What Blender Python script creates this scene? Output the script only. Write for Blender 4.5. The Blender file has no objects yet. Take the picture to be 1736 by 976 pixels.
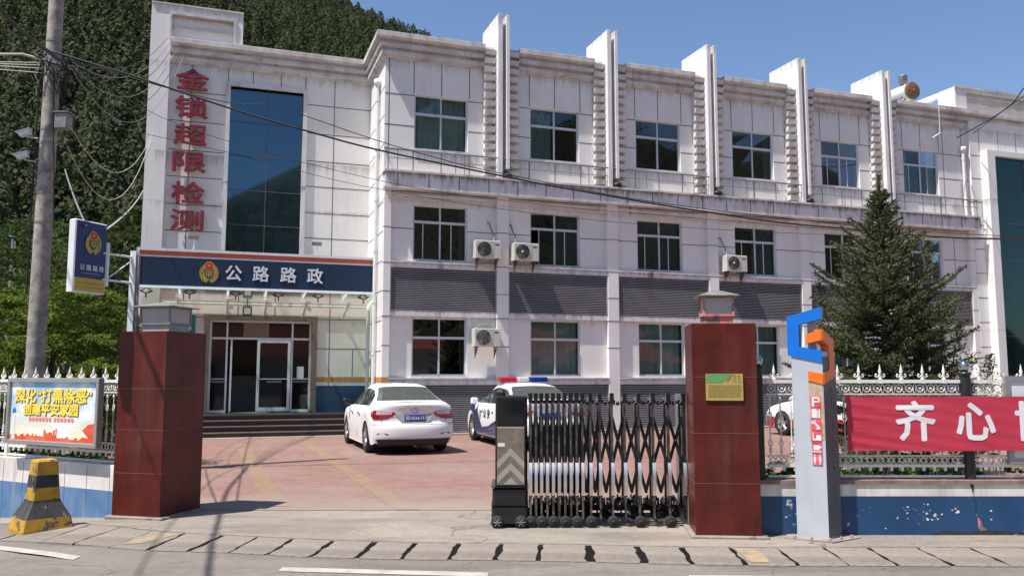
import bpy, bmesh, math, random
import numpy as np
from mathutils import Vector, Matrix
S = bpy.context.scene
COL = S.collection
R = math.radians
random.seed(7)
rng = np.random.default_rng(7)

# ------------------------------------------------------------------ camera, sky, sun, exposure
cam_d = bpy.data.cameras.new('camera'); cam = bpy.data.objects.new('camera', cam_d); COL.objects.link(cam)
cam.location = (0, 0, 1.65)
cam.rotation_euler = (R(90) + math.atan(149 / 1424.), 0, 0)
cam_d.sensor_width = 36; cam_d.lens = 36 * 1424 / 1736.
cam_d.clip_start = .05; cam_d.clip_end = 3000
S.camera = cam
SUN = Vector((-.82 * math.cos(R(64)), -.57 * math.cos(R(64)), math.sin(R(64)))).normalized()
w = bpy.data.worlds.new('World'); S.world = w; w.use_nodes = True
nt = w.node_tree; nt.nodes.clear()
sky = nt.nodes.new('ShaderNodeTexSky'); sky.sky_type = 'NISHITA'; sky.sun_disc = False
sky.sun_elevation = R(64); sky.sun_rotation = math.atan2(SUN.x, SUN.y)
sky.air_density = 1.0; sky.dust_density = .7; sky.ozone_density = 4.5; sky.altitude = 300
bg = nt.nodes.new('ShaderNodeBackground'); bg.inputs['Strength'].default_value = .106
ow = nt.nodes.new('ShaderNodeOutputWorld')
nt.links.new(sky.outputs[0], bg.inputs[0]); nt.links.new(bg.outputs[0], ow.inputs[0])
sl = bpy.data.lights.new('sun', 'SUN'); sl.energy = 5.0; sl.angle = R(.6); sl.color = (1, .955, .89)
so = bpy.data.objects.new('sun', sl); COL.objects.link(so); so.location = (-20, -12, 40)
so.rotation_euler = SUN.to_track_quat('Z', 'Y').to_euler()
S.view_settings.view_transform = 'Standard'; S.view_settings.look = 'None'
S.view_settings.gamma = 1; S.view_settings.exposure = 0.58
S.render.engine = 'CYCLES'
S.cycles.max_bounces = 8; S.cycles.transparent_max_bounces = 12

# ------------------------------------------------------------------ materials
def new_mat(name):
    m = bpy.data.materials.new(name); m.use_nodes = True
    nt = m.node_tree; nt.nodes.clear()
    o = nt.nodes.new('ShaderNodeOutputMaterial')
    return m, nt, o
def N(nt, t, **k):
    n = nt.nodes.new(t)
    for a, b in k.items(): setattr(n, a, b)
    return n
def mixc(nt, fac, a, b, mode='MIX'):
    n = N(nt, 'ShaderNodeMix', data_type='RGBA', blend_type=mode)
    for i, x in ((0, fac), (6, a), (7, b)):
        if isinstance(x, (int, float)): n.inputs[i].default_value = x
        elif isinstance(x, (tuple, list)): n.inputs[i].default_value = (*x[:3], 1)
        else: nt.links.new(x, n.inputs[i])
    return n.outputs[2]
def ramp(nt, src, lo, hi):
    n = N(nt, 'ShaderNodeMapRange'); n.inputs[1].default_value = lo; n.inputs[2].default_value = hi
    nt.links.new(src, n.inputs[0]); return n.outputs[0]
def noise(nt, scale, detail=4, rough=.6, vec=None, dist=0):
    n = N(nt, 'ShaderNodeTexNoise'); n.inputs['Scale'].default_value = scale; n.inputs['Detail'].default_value = detail
    n.inputs['Roughness'].default_value = rough; n.inputs['Distortion'].default_value = dist
    if vec is not None: nt.links.new(vec, n.inputs['Vector'])
    return n.outputs['Fac']
def coords(nt, sc=(1, 1, 1), rot=(0, 0, 0)):
    t = N(nt, 'ShaderNodeTexCoord'); mp = N(nt, 'ShaderNodeMapping')
    mp.inputs['Scale'].default_value = sc; mp.inputs['Rotation'].default_value = rot
    nt.links.new(t.outputs['Object'], mp.inputs[0]); return mp.outputs[0]
def mat(name, col, rough=.6, metal=0, col2=None, scale=3, lo=.35, hi=.65, streak=None, samt=.6, bump=0, bscale=60, spots=None, coat=0, spec=.5, speckle=0, drips=None, dripc=(.10, .09, .08)):
    m, nt, o = new_mat(name)
    p = N(nt, 'ShaderNodeBsdfPrincipled')
    p.inputs['Roughness'].default_value = rough; p.inputs['Metallic'].default_value = metal
    p.inputs['Coat Weight'].default_value = coat; p.inputs['Specular IOR Level'].default_value = spec
    c = coords(nt)
    out = None
    if col2 is None: col2 = tuple(x * .88 for x in col)
    out = mixc(nt, ramp(nt, noise(nt, scale, 6, .65, c), lo, hi), col, col2)
    if streak:
        f = ramp(nt, noise(nt, 1, 5, .6, coords(nt, (5, 5, .35))), .50, .72)
        f2 = ramp(nt, noise(nt, .7, 3, .6, c), .38, .62)
        mm = N(nt, 'ShaderNodeMath', operation='MULTIPLY'); nt.links.new(f, mm.inputs[0]); nt.links.new(f2, mm.inputs[1])
        m3 = N(nt, 'ShaderNodeMath', operation='MULTIPLY'); nt.links.new(mm.outputs[0], m3.inputs[0]); m3.inputs[1].default_value = samt
        out = mixc(nt, m3.outputs[0], out, streak)
    if drips:                                             # rain stains hanging below ledges at fixed heights of the building
        sp = N(nt, 'ShaderNodeSeparateXYZ'); nt.links.new(c, sp.inputs[0])
        st = ramp(nt, noise(nt, 1, 6, .75, coords(nt, (7, 7, .25))), .34, .74)
        for zt_, ln, am in drips:
            a1 = N(nt, 'ShaderNodeMath', operation='MULTIPLY_ADD'); nt.links.new(st, a1.inputs[0]); a1.inputs[1].default_value = ln; nt.links.new(sp.outputs['Z'], a1.inputs[2])
            up_ = ramp(nt, a1.outputs[0], zt_-.02, zt_+ln*.45)
            lt = N(nt, 'ShaderNodeMath', operation='LESS_THAN'); nt.links.new(sp.outputs['Z'], lt.inputs[0]); lt.inputs[1].default_value = zt_
            m1 = N(nt, 'ShaderNodeMath', operation='MULTIPLY'); nt.links.new(up_, m1.inputs[0]); nt.links.new(lt.outputs[0], m1.inputs[1])
            m2 = N(nt, 'ShaderNodeMath', operation='MULTIPLY'); nt.links.new(m1.outputs[0], m2.inputs[0]); m2.inputs[1].default_value = am
            out = mixc(nt, m2.outputs[0], out, dripc)
    if spots:
        sc_, th, cc = spots
        out = mixc(nt, ramp(nt, noise(nt, sc_, 8, .7, c), th, th + .02), out, cc)
    if speckle:
        out = mixc(nt, speckle, out, mixc(nt, ramp(nt, noise(nt, 90, 2, .7, c), .3, .7), (.02, .02, .02), (.9, .88, .85)), 'OVERLAY')
    nt.links.new(out, p.inputs['Base Color'])
    if bump:
        b = N(nt, 'ShaderNodeBump'); b.inputs['Strength'].default_value = bump; b.inputs['Distance'].default_value = .01
        nt.links.new(noise(nt, bscale, 5, .7, c), b.inputs['Height']); nt.links.new(b.outputs[0], p.inputs['Normal'])
    nt.links.new(p.outputs[0], o.inputs[0])
    return m
def glass(name, tint, gloss=.25, rough=.02, refl=(1, 1, 1)):
    m, nt, o = new_mat(name)
    t = N(nt, 'ShaderNodeBsdfTransparent'); t.inputs[0].default_value = (*tint, 1)
    g = N(nt, 'ShaderNodeBsdfGlossy'); g.inputs['Roughness'].default_value = rough; g.inputs[0].default_value = (*refl, 1)
    fr = N(nt, 'ShaderNodeLayerWeight'); fr.inputs[0].default_value = .25
    a = N(nt, 'ShaderNodeMath', operation='ADD'); a.use_clamp = True; nt.links.new(fr.outputs['Fresnel'], a.inputs[0]); a.inputs[1].default_value = gloss
    mx = N(nt, 'ShaderNodeMixShader'); nt.links.new(a.outputs[0], mx.inputs[0]); nt.links.new(t.outputs[0], mx.inputs[1]); nt.links.new(g.outputs[0], mx.inputs[2])
    nt.links.new(mx.outputs[0], o.inputs[0]); return m
def leafmat(name, c1, c2, nscale=1.2, trans=.3, isl=.55, lo=.36, hi=.64):
    m, nt, o = new_mat(name)
    d = N(nt, 'ShaderNodeBsdfDiffuse'); t = N(nt, 'ShaderNodeBsdfTranslucent')
    g = N(nt, 'ShaderNodeNewGeometry')
    f = ramp(nt, noise(nt, nscale, 4, .6, coords(nt)), lo, hi)
    a = N(nt, 'ShaderNodeMath', operation='MULTIPLY_ADD'); nt.links.new(g.outputs['Random Per Island'], a.inputs[0]); a.inputs[1].default_value = isl
    b = N(nt, 'ShaderNodeMath', operation='MULTIPLY'); nt.links.new(f, b.inputs[0]); b.inputs[1].default_value = 1.05-isl
    nt.links.new(b.outputs[0], a.inputs[2])
    c = mixc(nt, a.outputs[0], c1, c2)
    nt.links.new(c, d.inputs[0]); nt.links.new(c, t.inputs[0])
    mx = N(nt, 'ShaderNodeMixShader'); mx.inputs[0].default_value = trans
    nt.links.new(d.outputs[0], mx.inputs[1]); nt.links.new(t.outputs[0], mx.inputs[2]); nt.links.new(mx.outputs[0], o.inputs[0]); return m

M = {}
M['white_wall'] = mat('white_wall', (.80, .77, .735), .55, col2=(.73, .70, .665), scale=.9, streak=(.36, .33, .30), samt=.22, bump=.05, drips=[(10.86, .5, .28), (8.17, .65, .42), (6.70, .35, .25), (3.34, .3, .25), (12.58, .5, .3)])
M['joint'] = mat('joint', (.10, .10, .11), .9)
M['cornice'] = mat('cornice', (.66, .62, .59), .75, col2=(.46, .42, .39), scale=2.0, lo=.42, hi=.66, streak=(.12, .10, .09), samt=.8, bump=.2, bscale=30)
M['fin'] = mat('fin', (.80, .775, .75), .6, drips=[(12.5, .7, .35)], col2=(.68, .655, .63), scale=1.2, streak=(.22, .2, .18), samt=.5)
M['teeth'] = mat('teeth', (.72, .69, .67), .7, col2=(.56, .53, .51), scale=1.2, streak=(.14, .12, .10), samt=.6)
M['ledge'] = mat('ledge', (.72, .69, .69), .7, drips=[(7.40, .32, .8), (4.86, .10, .5), (3.50, .14, .6), (1.56, .12, .5)], col2=(.58, .555, .545), scale=1.7, streak=(.10, .10, .09), samt=.9)
M['alum'] = mat('alum', (.62, .66, .68), .4, metal=.2)
M['white_alum'] = mat('white_alum', (.74, .75, .76), .35)
M['pane'] = glass('pane', (.44, .52, .52), .07)
M['pane_dark'] = glass('pane_dark', (.22, .28, .28), .10)
M['curtain'] = mat('curtain', (.60, .70, .64), .95, col2=(.44, .53, .48), scale=2)
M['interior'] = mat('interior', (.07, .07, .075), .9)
M['louver'] = mat('louver', (.36, .335, .335), .5, col2=(.28, .26, .26), scale=2, streak=(.25, .2, .18), samt=.3)
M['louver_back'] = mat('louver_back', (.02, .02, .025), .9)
def tinted(name, base, tint, f, rough=.03):
    m, nt, o = new_mat(name); d = N(nt, 'ShaderNodeBsdfDiffuse'); d.inputs[0].default_value = (*base, 1)
    g = N(nt, 'ShaderNodeBsdfGlossy'); g.inputs[0].default_value = (*tint, 1); g.inputs['Roughness'].default_value = rough
    mx = N(nt, 'ShaderNodeMixShader'); mx.inputs[0].default_value = f
    nt.links.new(d.outputs[0], mx.inputs[1]); nt.links.new(g.outputs[0], mx.inputs[2]); nt.links.new(mx.outputs[0], o.inputs[0]); return m
M['blue_glass'] = tinted('blue_glass', (.008, .013, .018), (.30, .50, .64), .27)
M['teal_glass'] = tinted('teal_glass', (.004, .012, .013), (.35, .52, .50), .14)
M['dark_glass'] = mat('dark_glass', (.008, .009, .01), .05, spec=.5)
M['red_char'] = mat('red_char', (.27, .018, .028), .55, col2=(.16, .015, .022), scale=6)
M['sign_navy'] = mat('sign_navy', (.005, .023, .062), .5)
M['sign_orange'] = mat('sign_orange', (.62, .13, .05), .5)
M['sign_white'] = mat('sign_white', (.72, .73, .76), .45)
M['gold'] = mat('gold', (.58, .40, .06), .4, metal=.2)
M['red_paint'] = mat('red_paint', (.55, .03, .02), .45)
M['orange_band'] = mat('orange_band', (.52, .27, .06), .6, streak=(.2, .15, .1))
M['blue_band'] = mat('blue_band', (.012, .075, .15), .5, col2=(.01, .05, .11))
M['stone_brown'] = mat('stone_brown', (.22, .18, .145), .5, col2=(.14, .11, .088), scale=14)
M['lobby'] = mat('lobby', (.34, .32, .30), .6)
M['step_stone'] = mat('step_stone', (.055, .035, .03), .35, col2=(.03, .02, .018), scale=20)
M['step_edge'] = mat('step_edge', (.20, .16, .14), .5)
M['granite'] = mat('granite', (.112, .020, .015), .34, col2=(.070, .014, .011), scale=1.8, lo=.42, hi=.6, streak=(.20, .10, .08), samt=.3, speckle=.3, spec=.22)
M['granite_joint'] = mat('granite_joint', (.19, .075, .06), .8)
M['metal_grey'] = mat('metal_grey', (.28, .28, .27), .5, metal=.3, col2=(.18, .17, .16), scale=9)
M['lantern_panel'] = mat('lantern_panel', (.44, .43, .40), .5, col2=(.36, .35, .33))
M['peel'] = mat('peel', (.20, .15, .14), .8, col2=(.62, .22, .18), scale=9, lo=.48, hi=.52)
M['concrete_pole'] = mat('concrete_pole', (.38, .34, .30), .85, col2=(.20, .18, .165), scale=6, lo=.4, hi=.6, streak=(.13, .12, .11), samt=.6, bump=.3, bscale=25)
M['black'] = mat('black', (.012, .012, .013), .5)
M['black_gloss'] = mat('black_gloss', (.012, .013, .016), .18)
M['chrome'] = mat('chrome', (.62, .62, .63), .16, metal=1, col2=(.5, .5, .5))
M['gate_steel'] = mat('gate_steel', (.27, .27, .265), .25, metal=1, col2=(.08, .08, .08), scale=7, lo=.42, hi=.58)
M['steel_sky_glint'] = mat('steel_sky_glint', (.78, .77, .76), .42, metal=1, col2=(.62, .62, .62), scale=9)  # paler copy of the gate steel, sky highlight put into its colour
M['rubber'] = mat('rubber', (.02, .02, .021), .8)
M['rim'] = mat('rim', (.55, .54, .52), .3, metal=.7)
M['cream'] = mat('cream', (.78, .75, .69), .5, col2=(.60, .55, .47), scale=14, lo=.5, hi=.75)
M['fence_black'] = mat('fence_black', (.018, .022, .022), .4)
M['wall_white'] = mat('wall_white', (.76, .72, .68), .8, col2=(.56, .52, .47), scale=2.5, streak=(.22, .17, .12), samt=.9, bump=.2)
M['wall_blue_old'] = mat('wall_blue_old', (.062, .155, .32), .75, col2=(.13, .23, .37), scale=2.6, streak=(.34, .33, .30), samt=.95, bump=.2)
M['wall_blue'] = mat('wall_blue', (.008, .046, .125), .5, col2=(.014, .068, .165), scale=1.4, spots=(4.5, .640, (.50, .50, .48)), streak=(.01, .04, .1), samt=.3)
M['coping'] = mat('coping', (.18, .10, .085), .7, col2=(.30, .2, .17), scale=8)
M['banner'] = mat('banner', (.55, .034, .070), .8, col2=(.46, .030, .060), scale=2.5)
M['banner_white'] = mat('banner_white', (.82, .80, .81), .7)
M['yellow_paint'] = mat('yellow_paint', (.54, .29, .015), .7, col2=(.36, .20, .02), scale=5, spots=(7, .56, (.09, .075, .05)), streak=(.12, .10, .06), samt=.6, bump=.3)
M['black_paint'] = mat('black_paint', (.020, .020, .020), .7, col2=(.045, .04, .038), scale=5, spots=(8, .60, (.28, .25, .21)), bump=.3)
M['totem'] = mat('totem', (.46, .49, .53), .45, col2=(.40, .43, .47), scale=2, streak=(.34, .18, .08), samt=.35)
M['totem_dark'] = mat('totem_dark', (.10, .10, .11), .5)
M['rust'] = mat('rust', (.36, .20, .09), .8, col2=(.50, .42, .32), scale=9)
M['logo_blue'] = mat('logo_blue', (.0, .155, .62), .35)
M['logo_orange'] = mat('logo_orange', (.85, .17, .012), .35)
M['icon_red'] = mat('icon_red', (.62, .03, .06), .5, col2=(.7, .15, .17), scale=9)
M['plaque'] = mat('plaque', (.56, .42, .12), .4, metal=.3, col2=(.5, .4, .14), scale=5)
M['plaque_green'] = mat('plaque_green', (.12, .32, .12), .5)
M['plaque_ink'] = mat('plaque_ink', (.34, .22, .05), .5)
M['car_white'] = mat('car_white', (.80, .80, .79), .38, coat=.18, col2=(.77, .77, .76), scale=1)
M['car_glass'] = mat('car_glass', (.060, .072, .066), .05, spec=.9, coat=.6)
M['car_under'] = mat('car_under', (.015, .015, .016), .6)
M['tail_red'] = mat('tail_red', (.36, .008, .02), .15, coat=1)
M['tail_clear'] = mat('tail_clear', (.55, .50, .52), .15, coat=1)
M['plate_blue'] = mat('plate_blue', (.02, .06, .34), .4)
M['plate_grey'] = mat('plate_grey', (.40, .41, .41), .4)
M['reflector'] = mat('reflector', (.36, .34, .30), .35)
M['police_blue'] = mat('police_blue', (.02, .03, .12), .25, coat=1)
M['bar_red'] = mat('bar_red', (.42, .01, .03), .15, coat=1)
M['bar_blue'] = mat('bar_blue', (.01, .03, .22), .15, coat=1)
M['brass_brown'] = mat('brass_brown', (.085, .045, .025), .7, col2=(.22, .11, .06), scale=8)
M['heater_white'] = mat('heater_white', (.66, .64, .52), .4, col2=(.6, .62, .64), scale=2)
M['bark'] = mat('bark', (.10, .075, .055), .9, col2=(.05, .04, .03), scale=8, bump=.5)
M['poster_frame'] = mat('poster_frame', (.38, .37, .36), .4, metal=.5)
M['navy_box'] = mat('navy_box', (.010, .018, .11), .35)
M['box_yellow'] = mat('box_yellow', (.55, .40, .05), .5)
M['teal_sign'] = mat('teal_sign', (.01, .12, .16), .5)
M['ac_white'] = mat('ac_white', (.62, .60, .55), .5, col2=(.5, .47, .41), scale=4, streak=(.25, .17, .1), samt=.5)
M['ac_dark'] = mat('ac_dark', (.05, .05, .05), .6)
M['rust_iron'] = mat('rust_iron', (.14, .06, .04), .8)
M['cable'] = mat('cable', (.015, .015, .016), .6)
M['cable_white'] = mat('cable_white', (.52, .52, .50), .6)
M['conifer'] = leafmat('conifer', (.030, .043, .022), (.096, .108, .054), .30, .2, .25, .36, .68)
M['spruce'] = leafmat('spruce', (.032, .050, .028), (.145, .165, .075), 1.6, .3)
M['leaf_dark'] = leafmat('leaf_dark', (.026, .052, .012), (.250, .315, .060), 1.2, .4)
M['leaf_hedge'] = leafmat('leaf_hedge', (.020, .050, .012), (.10, .19, .04), 3, .3)
M['leaf_light'] = leafmat('leaf_light', (.028, .050, .016), (.085, .125, .036), .5, .3)

def tile_stone(name, a, b, mortar, scale, bw, bh, mort=.015, rough=.8):
    m, nt, o = new_mat(name)
    p = N(nt, 'ShaderNodeBsdfPrincipled'); p.inputs['Roughness'].default_value = rough
    c = coords(nt, rot=(0, 0, R(19)))
    br = N(nt, 'ShaderNodeTexBrick'); br.inputs['Scale'].default_value = scale
    br.inputs['Brick Width'].default_value = bw; br.inputs['Row Height'].default_value = bh
    br.inputs['Mortar Size'].default_value = mort; br.inputs['Mortar Smooth'].default_value = .3
    br.inputs['Color1'].default_value = (*a, 1); br.inputs['Color2'].default_value = (*b, 1); br.inputs['Mortar'].default_value = (*mortar, 1)
    nt.links.new(c, br.inputs['Vector'])
    d = mixc(nt, ramp(nt, noise(nt, .45, 5, .6, coords(nt)), .46, .75), br.outputs[0], (.24, .175, .145))
    d2 = mixc(nt, .5, d, mixc(nt, ramp(nt, noise(nt, 5, 6, .7, coords(nt)), .3, .7), (.35, .35, .35), (.65, .65, .65)), 'OVERLAY')
    sp = N(nt, 'ShaderNodeSeparateXYZ'); nt.links.new(coords(nt), sp.inputs[0])   # dust trodden in from the road
    a1 = N(nt, 'ShaderNodeMath', operation='MULTIPLY_ADD'); nt.links.new(noise(nt, .8, 6, .65, coords(nt, (.5, 1, 1))), a1.inputs[0]); a1.inputs[1].default_value = 5.; nt.links.new(sp.outputs['Y'], a1.inputs[2])
    d2 = mixc(nt, ramp(nt, a1.outputs[0], 15.2, 12.6), d2, (.25, .205, .165))
    nt.links.new(d2, p.inputs['Base Color']); nt.links.new(p.outputs[0], o.inputs[0]); return m
M['brick'] = tile_stone('brick', (.205, .108, .088), (.262, .142, .114), (.175, .118, .098), 1, .22, .11, .008)
M['brick_yellow'] = tile_stone('brick_yellow', (.262, .168, .098), (.225, .142, .086), (.18, .125, .09), 1, .22, .11, .008)
def groundmat(name, a, b, c, crack=.0):
    m, nt, o = new_mat(name)
    p = N(nt, 'ShaderNodeBsdfPrincipled'); p.inputs['Roughness'].default_value = .85
    co = coords(nt)
    x = mixc(nt, ramp(nt, noise(nt, .35, 6, .65, co, 1.), .38, .62), a, b)
    x = mixc(nt, ramp(nt, noise(nt, 1.3, 5, .6, coords(nt, (.45, 1.6, 1), (0, 0, R(6)))), .46, .72), x, c)
    x = mixc(nt, ramp(nt, noise(nt, 2.2, 9, .8, co, .6), .60, .66), x, tuple(q*.72 for q in c))
    x = mixc(nt, .75, x, mixc(nt, ramp(nt, noise(nt, 70, 4, .85, co), .32, .68), (.3, .3, .3), (.72, .72, .72)), 'OVERLAY')
    x = mixc(nt, .35, x, mixc(nt, ramp(nt, noise(nt, 9, 5, .7, co), .3, .7), (.3, .3, .3), (.7, .7, .7)), 'OVERLAY')
    if crack:
        v = N(nt, 'ShaderNodeTexVoronoi', feature='DISTANCE_TO_EDGE'); v.inputs['Scale'].default_value = crack
        w_ = N(nt, 'ShaderNodeVectorMath', operation='ADD'); nz = N(nt, 'ShaderNodeTexNoise'); nz.inputs['Scale'].default_value = 2.; nz.inputs['Detail'].default_value = 6
        nt.links.new(co, nz.inputs[0]); nt.links.new(co, w_.inputs[0]); nt.links.new(nz.outputs['Color'], w_.inputs[1]); nt.links.new(w_.outputs[0], v.inputs['Vector'])
        x = mixc(nt, ramp(nt, v.outputs['Distance'], .006, .0), x, (.10, .09, .08))
    nt.links.new(x, p.inputs['Base Color'])
    bu = N(nt, 'ShaderNodeBump'); bu.inputs['Strength'].default_value = .25; bu.inputs['Distance'].default_value = .006
    nt.links.new(noise(nt, 45, 6, .75, co), bu.inputs['Height']); nt.links.new(bu.outputs[0], p.inputs['Normal'])
    nt.links.new(p.outputs[0], o.inputs[0]); return m
M['ground'] = groundmat('ground', (.158, .136, .117), (.200, .172, .147), (.115, .100, .087), .30)
M['apron'] = groundmat('apron', (.285, .240, .196), (.225, .190, .158), (.155, .132, .112), .22)
M['slab'] = groundmat('slab', (.245, .210, .174), (.190, .162, .136), (.145, .124, .106))
M['gap_shade'] = mat('gap_shade', (.008, .007, .006), .95, col2=(.014, .011, .009), spec=.1)  # near-black colour paints in the shade of deep gaps
M['road_paint'] = mat('road_paint', (.44, .40, .355), .8, col2=(.29, .26, .225), scale=6, lo=.42, hi=.7, spots=(9, .62, (.30, .27, .24)))
M['faded_yellow'] = mat('faded_yellow', (.38, .27, .13), .8, col2=(.24, .20, .155), scale=6, lo=.35, hi=.6)
M['hill'] = mat('hill', (.018, .024, .012), .95, col2=(.035, .032, .018), scale=.06)

# ------------------------------------------------------------------ mesh helpers
class MB:
    def __init__(s): s.v = []; s.f = []; s.m = []; s.s = []
    def add(s, vs, fs, m=0, sm=False):
        o = len(s.v); s.v += [tuple(x) for x in vs]
        for f in fs: s.f.append(tuple(i + o for i in f)); s.m.append(m); s.s.append(sm)
    def box(s, x0, x1, y0, y1, z0, z1, m=0):
        if x0 > x1: x0, x1 = x1, x0
        if y0 > y1: y0, y1 = y1, y0
        s.add([(x0,y0,z0),(x1,y0,z0),(x1,y1,z0),(x0,y1,z0),(x0,y0,z1),(x1,y0,z1),(x1,y1,z1),(x0,y1,z1)],
              [(0,3,2,1),(4,5,6,7),(0,1,5,4),(1,2,6,5),(2,3,7,6),(3,0,4,7)], m)
    def bbox(s, x0, x1, y0, y1, z0, z1, b=.01, m=0):      # box with chamfered vertical edges and top
        P = [(x0+b,y0),(x1-b,y0),(x1,y0+b),(x1,y1-b),(x1-b,y1),(x0+b,y1),(x0,y1-b),(x0,y0+b)]
        cx, cy = (x0+x1)/2, (y0+y1)/2
        I = [(cx+(x-cx)*(1-2*b/(x1-x0)), cy+(y-cy)*(1-2*b/(y1-y0))) for x, y in P]
        vs = [(x,y,z0) for x,y in P]+[(x,y,z1-b) for x,y in P]+[(x,y,z1) for x,y in I]
        fs = [tuple(range(7,-1,-1)), tuple(range(16,24))]
        for k in (0,8):
            for i in range(8): j=(i+1)%8; fs.append((k+i,k+j,k+8+j,k+8+i))
        s.add(vs, fs, m)
    def quad(s, a, b, c, d, m=0, sm=False): s.add([a,b,c,d], [(0,1,2,3)], m, sm)
    def prism(s, poly, fn, d0, d1, m=0):                  # poly in 2-D, fn(a,b,d)->xyz
        n = len(poly); vs = [fn(a,b,d0) for a,b in poly]+[fn(a,b,d1) for a,b in poly]
        fs = [tuple(range(n)), tuple(range(2*n-1,n-1,-1))]+[(i,n+i,n+(i+1)%n,(i+1)%n) for i in range(n)]
        s.add(vs, fs, m)
    def tube(s, pts, r, n=8, m=0, cap=True):
        pts = [Vector(p) for p in pts]; k = len(pts)
        rs = r if isinstance(r, (list, tuple)) else [r]*k
        vs = []; ref = None
        for i, p in enumerate(pts):
            t = (pts[min(i+1,k-1)]-pts[max(i-1,0)]).normalized()
            if ref is None or abs(ref.dot(t))>.95: ref = Vector((0,0,1)) if abs(t.z)<.9 else Vector((1,0,0))
            a = ref.cross(t).normalized(); b = t.cross(a); ref = b
            for j in range(n):
                q = 2*math.pi*j/n; vs.append(p+(a*math.cos(q)+b*math.sin(q))*rs[i])
        fs = [(i*n+j, i*n+(j+1)%n, (i+1)*n+(j+1)%n, (i+1)*n+j) for i in range(k-1) for j in range(n)]
        s.add(vs, fs, m, True)
        if cap: s.add(vs[:n], [tuple(range(n-1,-1,-1))], m); s.add(vs[-n:], [tuple(range(n))], m)
    def lathe(s, prof, c=(0,0,0), ax='z', n=20, m=0, sm=True):
        vs = []
        for r, h in prof:
            for j in range(n):
                q = 2*math.pi*j/n; a, b = r*math.cos(q), r*math.sin(q)
                vs.append((c[0]+a,c[1]+b,c[2]+h) if ax=='z' else (c[0]+h,c[1]+a,c[2]+b) if ax=='x' else (c[0]+a,c[1]+h,c[2]+b))
        k = len(prof)
        s.add(vs, [(i*n+j, i*n+(j+1)%n, (i+1)*n+(j+1)%n, (i+1)*n+j) for i in range(k-1) for j in range(n)], m, sm)
    def build(s, name, mats, parent=None, loc=None, rz=0, label=None):
        me = bpy.data.meshes.new(name); me.from_pydata(s.v, [], s.f)
        if not isinstance(mats, (list, tuple)): mats = [mats]
        for q in mats: me.materials.append(M[q] if isinstance(q, str) else q)
        me.polygons.foreach_set('material_index', s.m); me.polygons.foreach_set('use_smooth', s.s)
        bm = bmesh.new(); bm.from_mesh(me); bmesh.ops.recalc_face_normals(bm, faces=bm.faces); bm.to_mesh(me); bm.free()
        o = bpy.data.objects.new(name, me); COL.objects.link(o)
        if parent: o.parent = parent
        if loc: o.location = loc
        if rz: o.rotation_euler.z = rz
        if label: o['label'] = label
        return o
def tag(o, label=None, cat=None, group=None, kind=None):
    if label: o['label'] = label
    if cat: o['category'] = cat
    if group: o['group'] = group
    if kind: o['kind'] = kind
    return o
def empty(name, loc=(0,0,0), rz=0, label=None, cat=None, group=None, parent=None):
    o = bpy.data.objects.new(name, None); COL.objects.link(o); o.location = loc; o.rotation_euler = (0,0,rz); o.empty_display_size = .2
    if parent: o.parent = parent
    return tag(o, label, cat, group)
def copy_tree(o, parent=None):
    c = o.copy(); COL.objects.link(c)
    if parent: c.parent = parent
    for ch in list(o.children): copy_tree(ch, c)
    return c
def text_mesh(body, size, extrude=.004, bold=0., align='CENTER', spacing=1., res=2):
    cu = bpy.data.curves.new('t', 'FONT'); cu.body = body; cu.size = size; cu.extrude = extrude
    cu.align_x = align; cu.align_y = 'CENTER'; cu.space_character = spacing; cu.resolution_u = res
    ob = bpy.data.objects.new('t', cu); COL.objects.link(ob)
    bpy.context.view_layer.update()
    me = bpy.data.meshes.new_from_object(ob.evaluated_get(bpy.context.evaluated_depsgraph_get()))
    bpy.data.objects.remove(ob); bpy.data.curves.remove(cu)
    if bold:                                              # heavier strokes: the glyph repeated with small shifts
        vs = [v.co.copy() for v in me.vertices]; fs = [tuple(p.vertices) for p in me.polygons]; n = len(vs); V = []; F_ = []
        for k, (dx, dy) in enumerate(((0,0),(bold,0),(-bold,0),(0,bold),(0,-bold),(bold*.7,bold*.7),(-bold*.7,bold*.7),(bold*.7,-bold*.7),(-bold*.7,-bold*.7))):
            e_ = 1+.04*k if extrude > .01 else 1; dz = .00012*k
            V += [(v.x+dx, v.y+dy, v.z*e_+(dz if v.z > 0 else 0)) for v in vs]; F_ += [tuple(i+n*k for i in f) for f in fs]
        bpy.data.meshes.remove(me); me = bpy.data.meshes.new('t'); me.from_pydata(V, [], F_)
    return me
def text(name, body, size, mt, parent, loc, rot=(math.pi/2,0,0), scale=(1,1,1), **k):
    me = text_mesh(body, size, **k); me.materials.clear(); me.materials.append(M[mt])
    o = bpy.data.objects.new(name, me); COL.objects.link(o)
    if parent: o.parent = parent
    o.location = loc; o.rotation_euler = rot; o.scale = scale
    return o
def fast_mesh(name, V, F, mt, parent=None, smooth=False):
    me = bpy.data.meshes.new(name); nf, k = F.shape
    me.vertices.add(len(V)); me.vertices.foreach_set('co', V.astype(np.float32).ravel())
    me.loops.add(nf*k); me.loops.foreach_set('vertex_index', F.astype(np.int32).ravel())
    me.polygons.add(nf); me.polygons.foreach_set('loop_start', np.arange(nf, dtype=np.int32)*k)
    me.update(calc_edges=True); me.validate()
    me.polygons.foreach_set('use_smooth', np.full(nf, smooth)); me.materials.append(M[mt])
    o = bpy.data.objects.new(name, me); COL.objects.link(o)
    if parent: o.parent = parent
    return o
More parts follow.
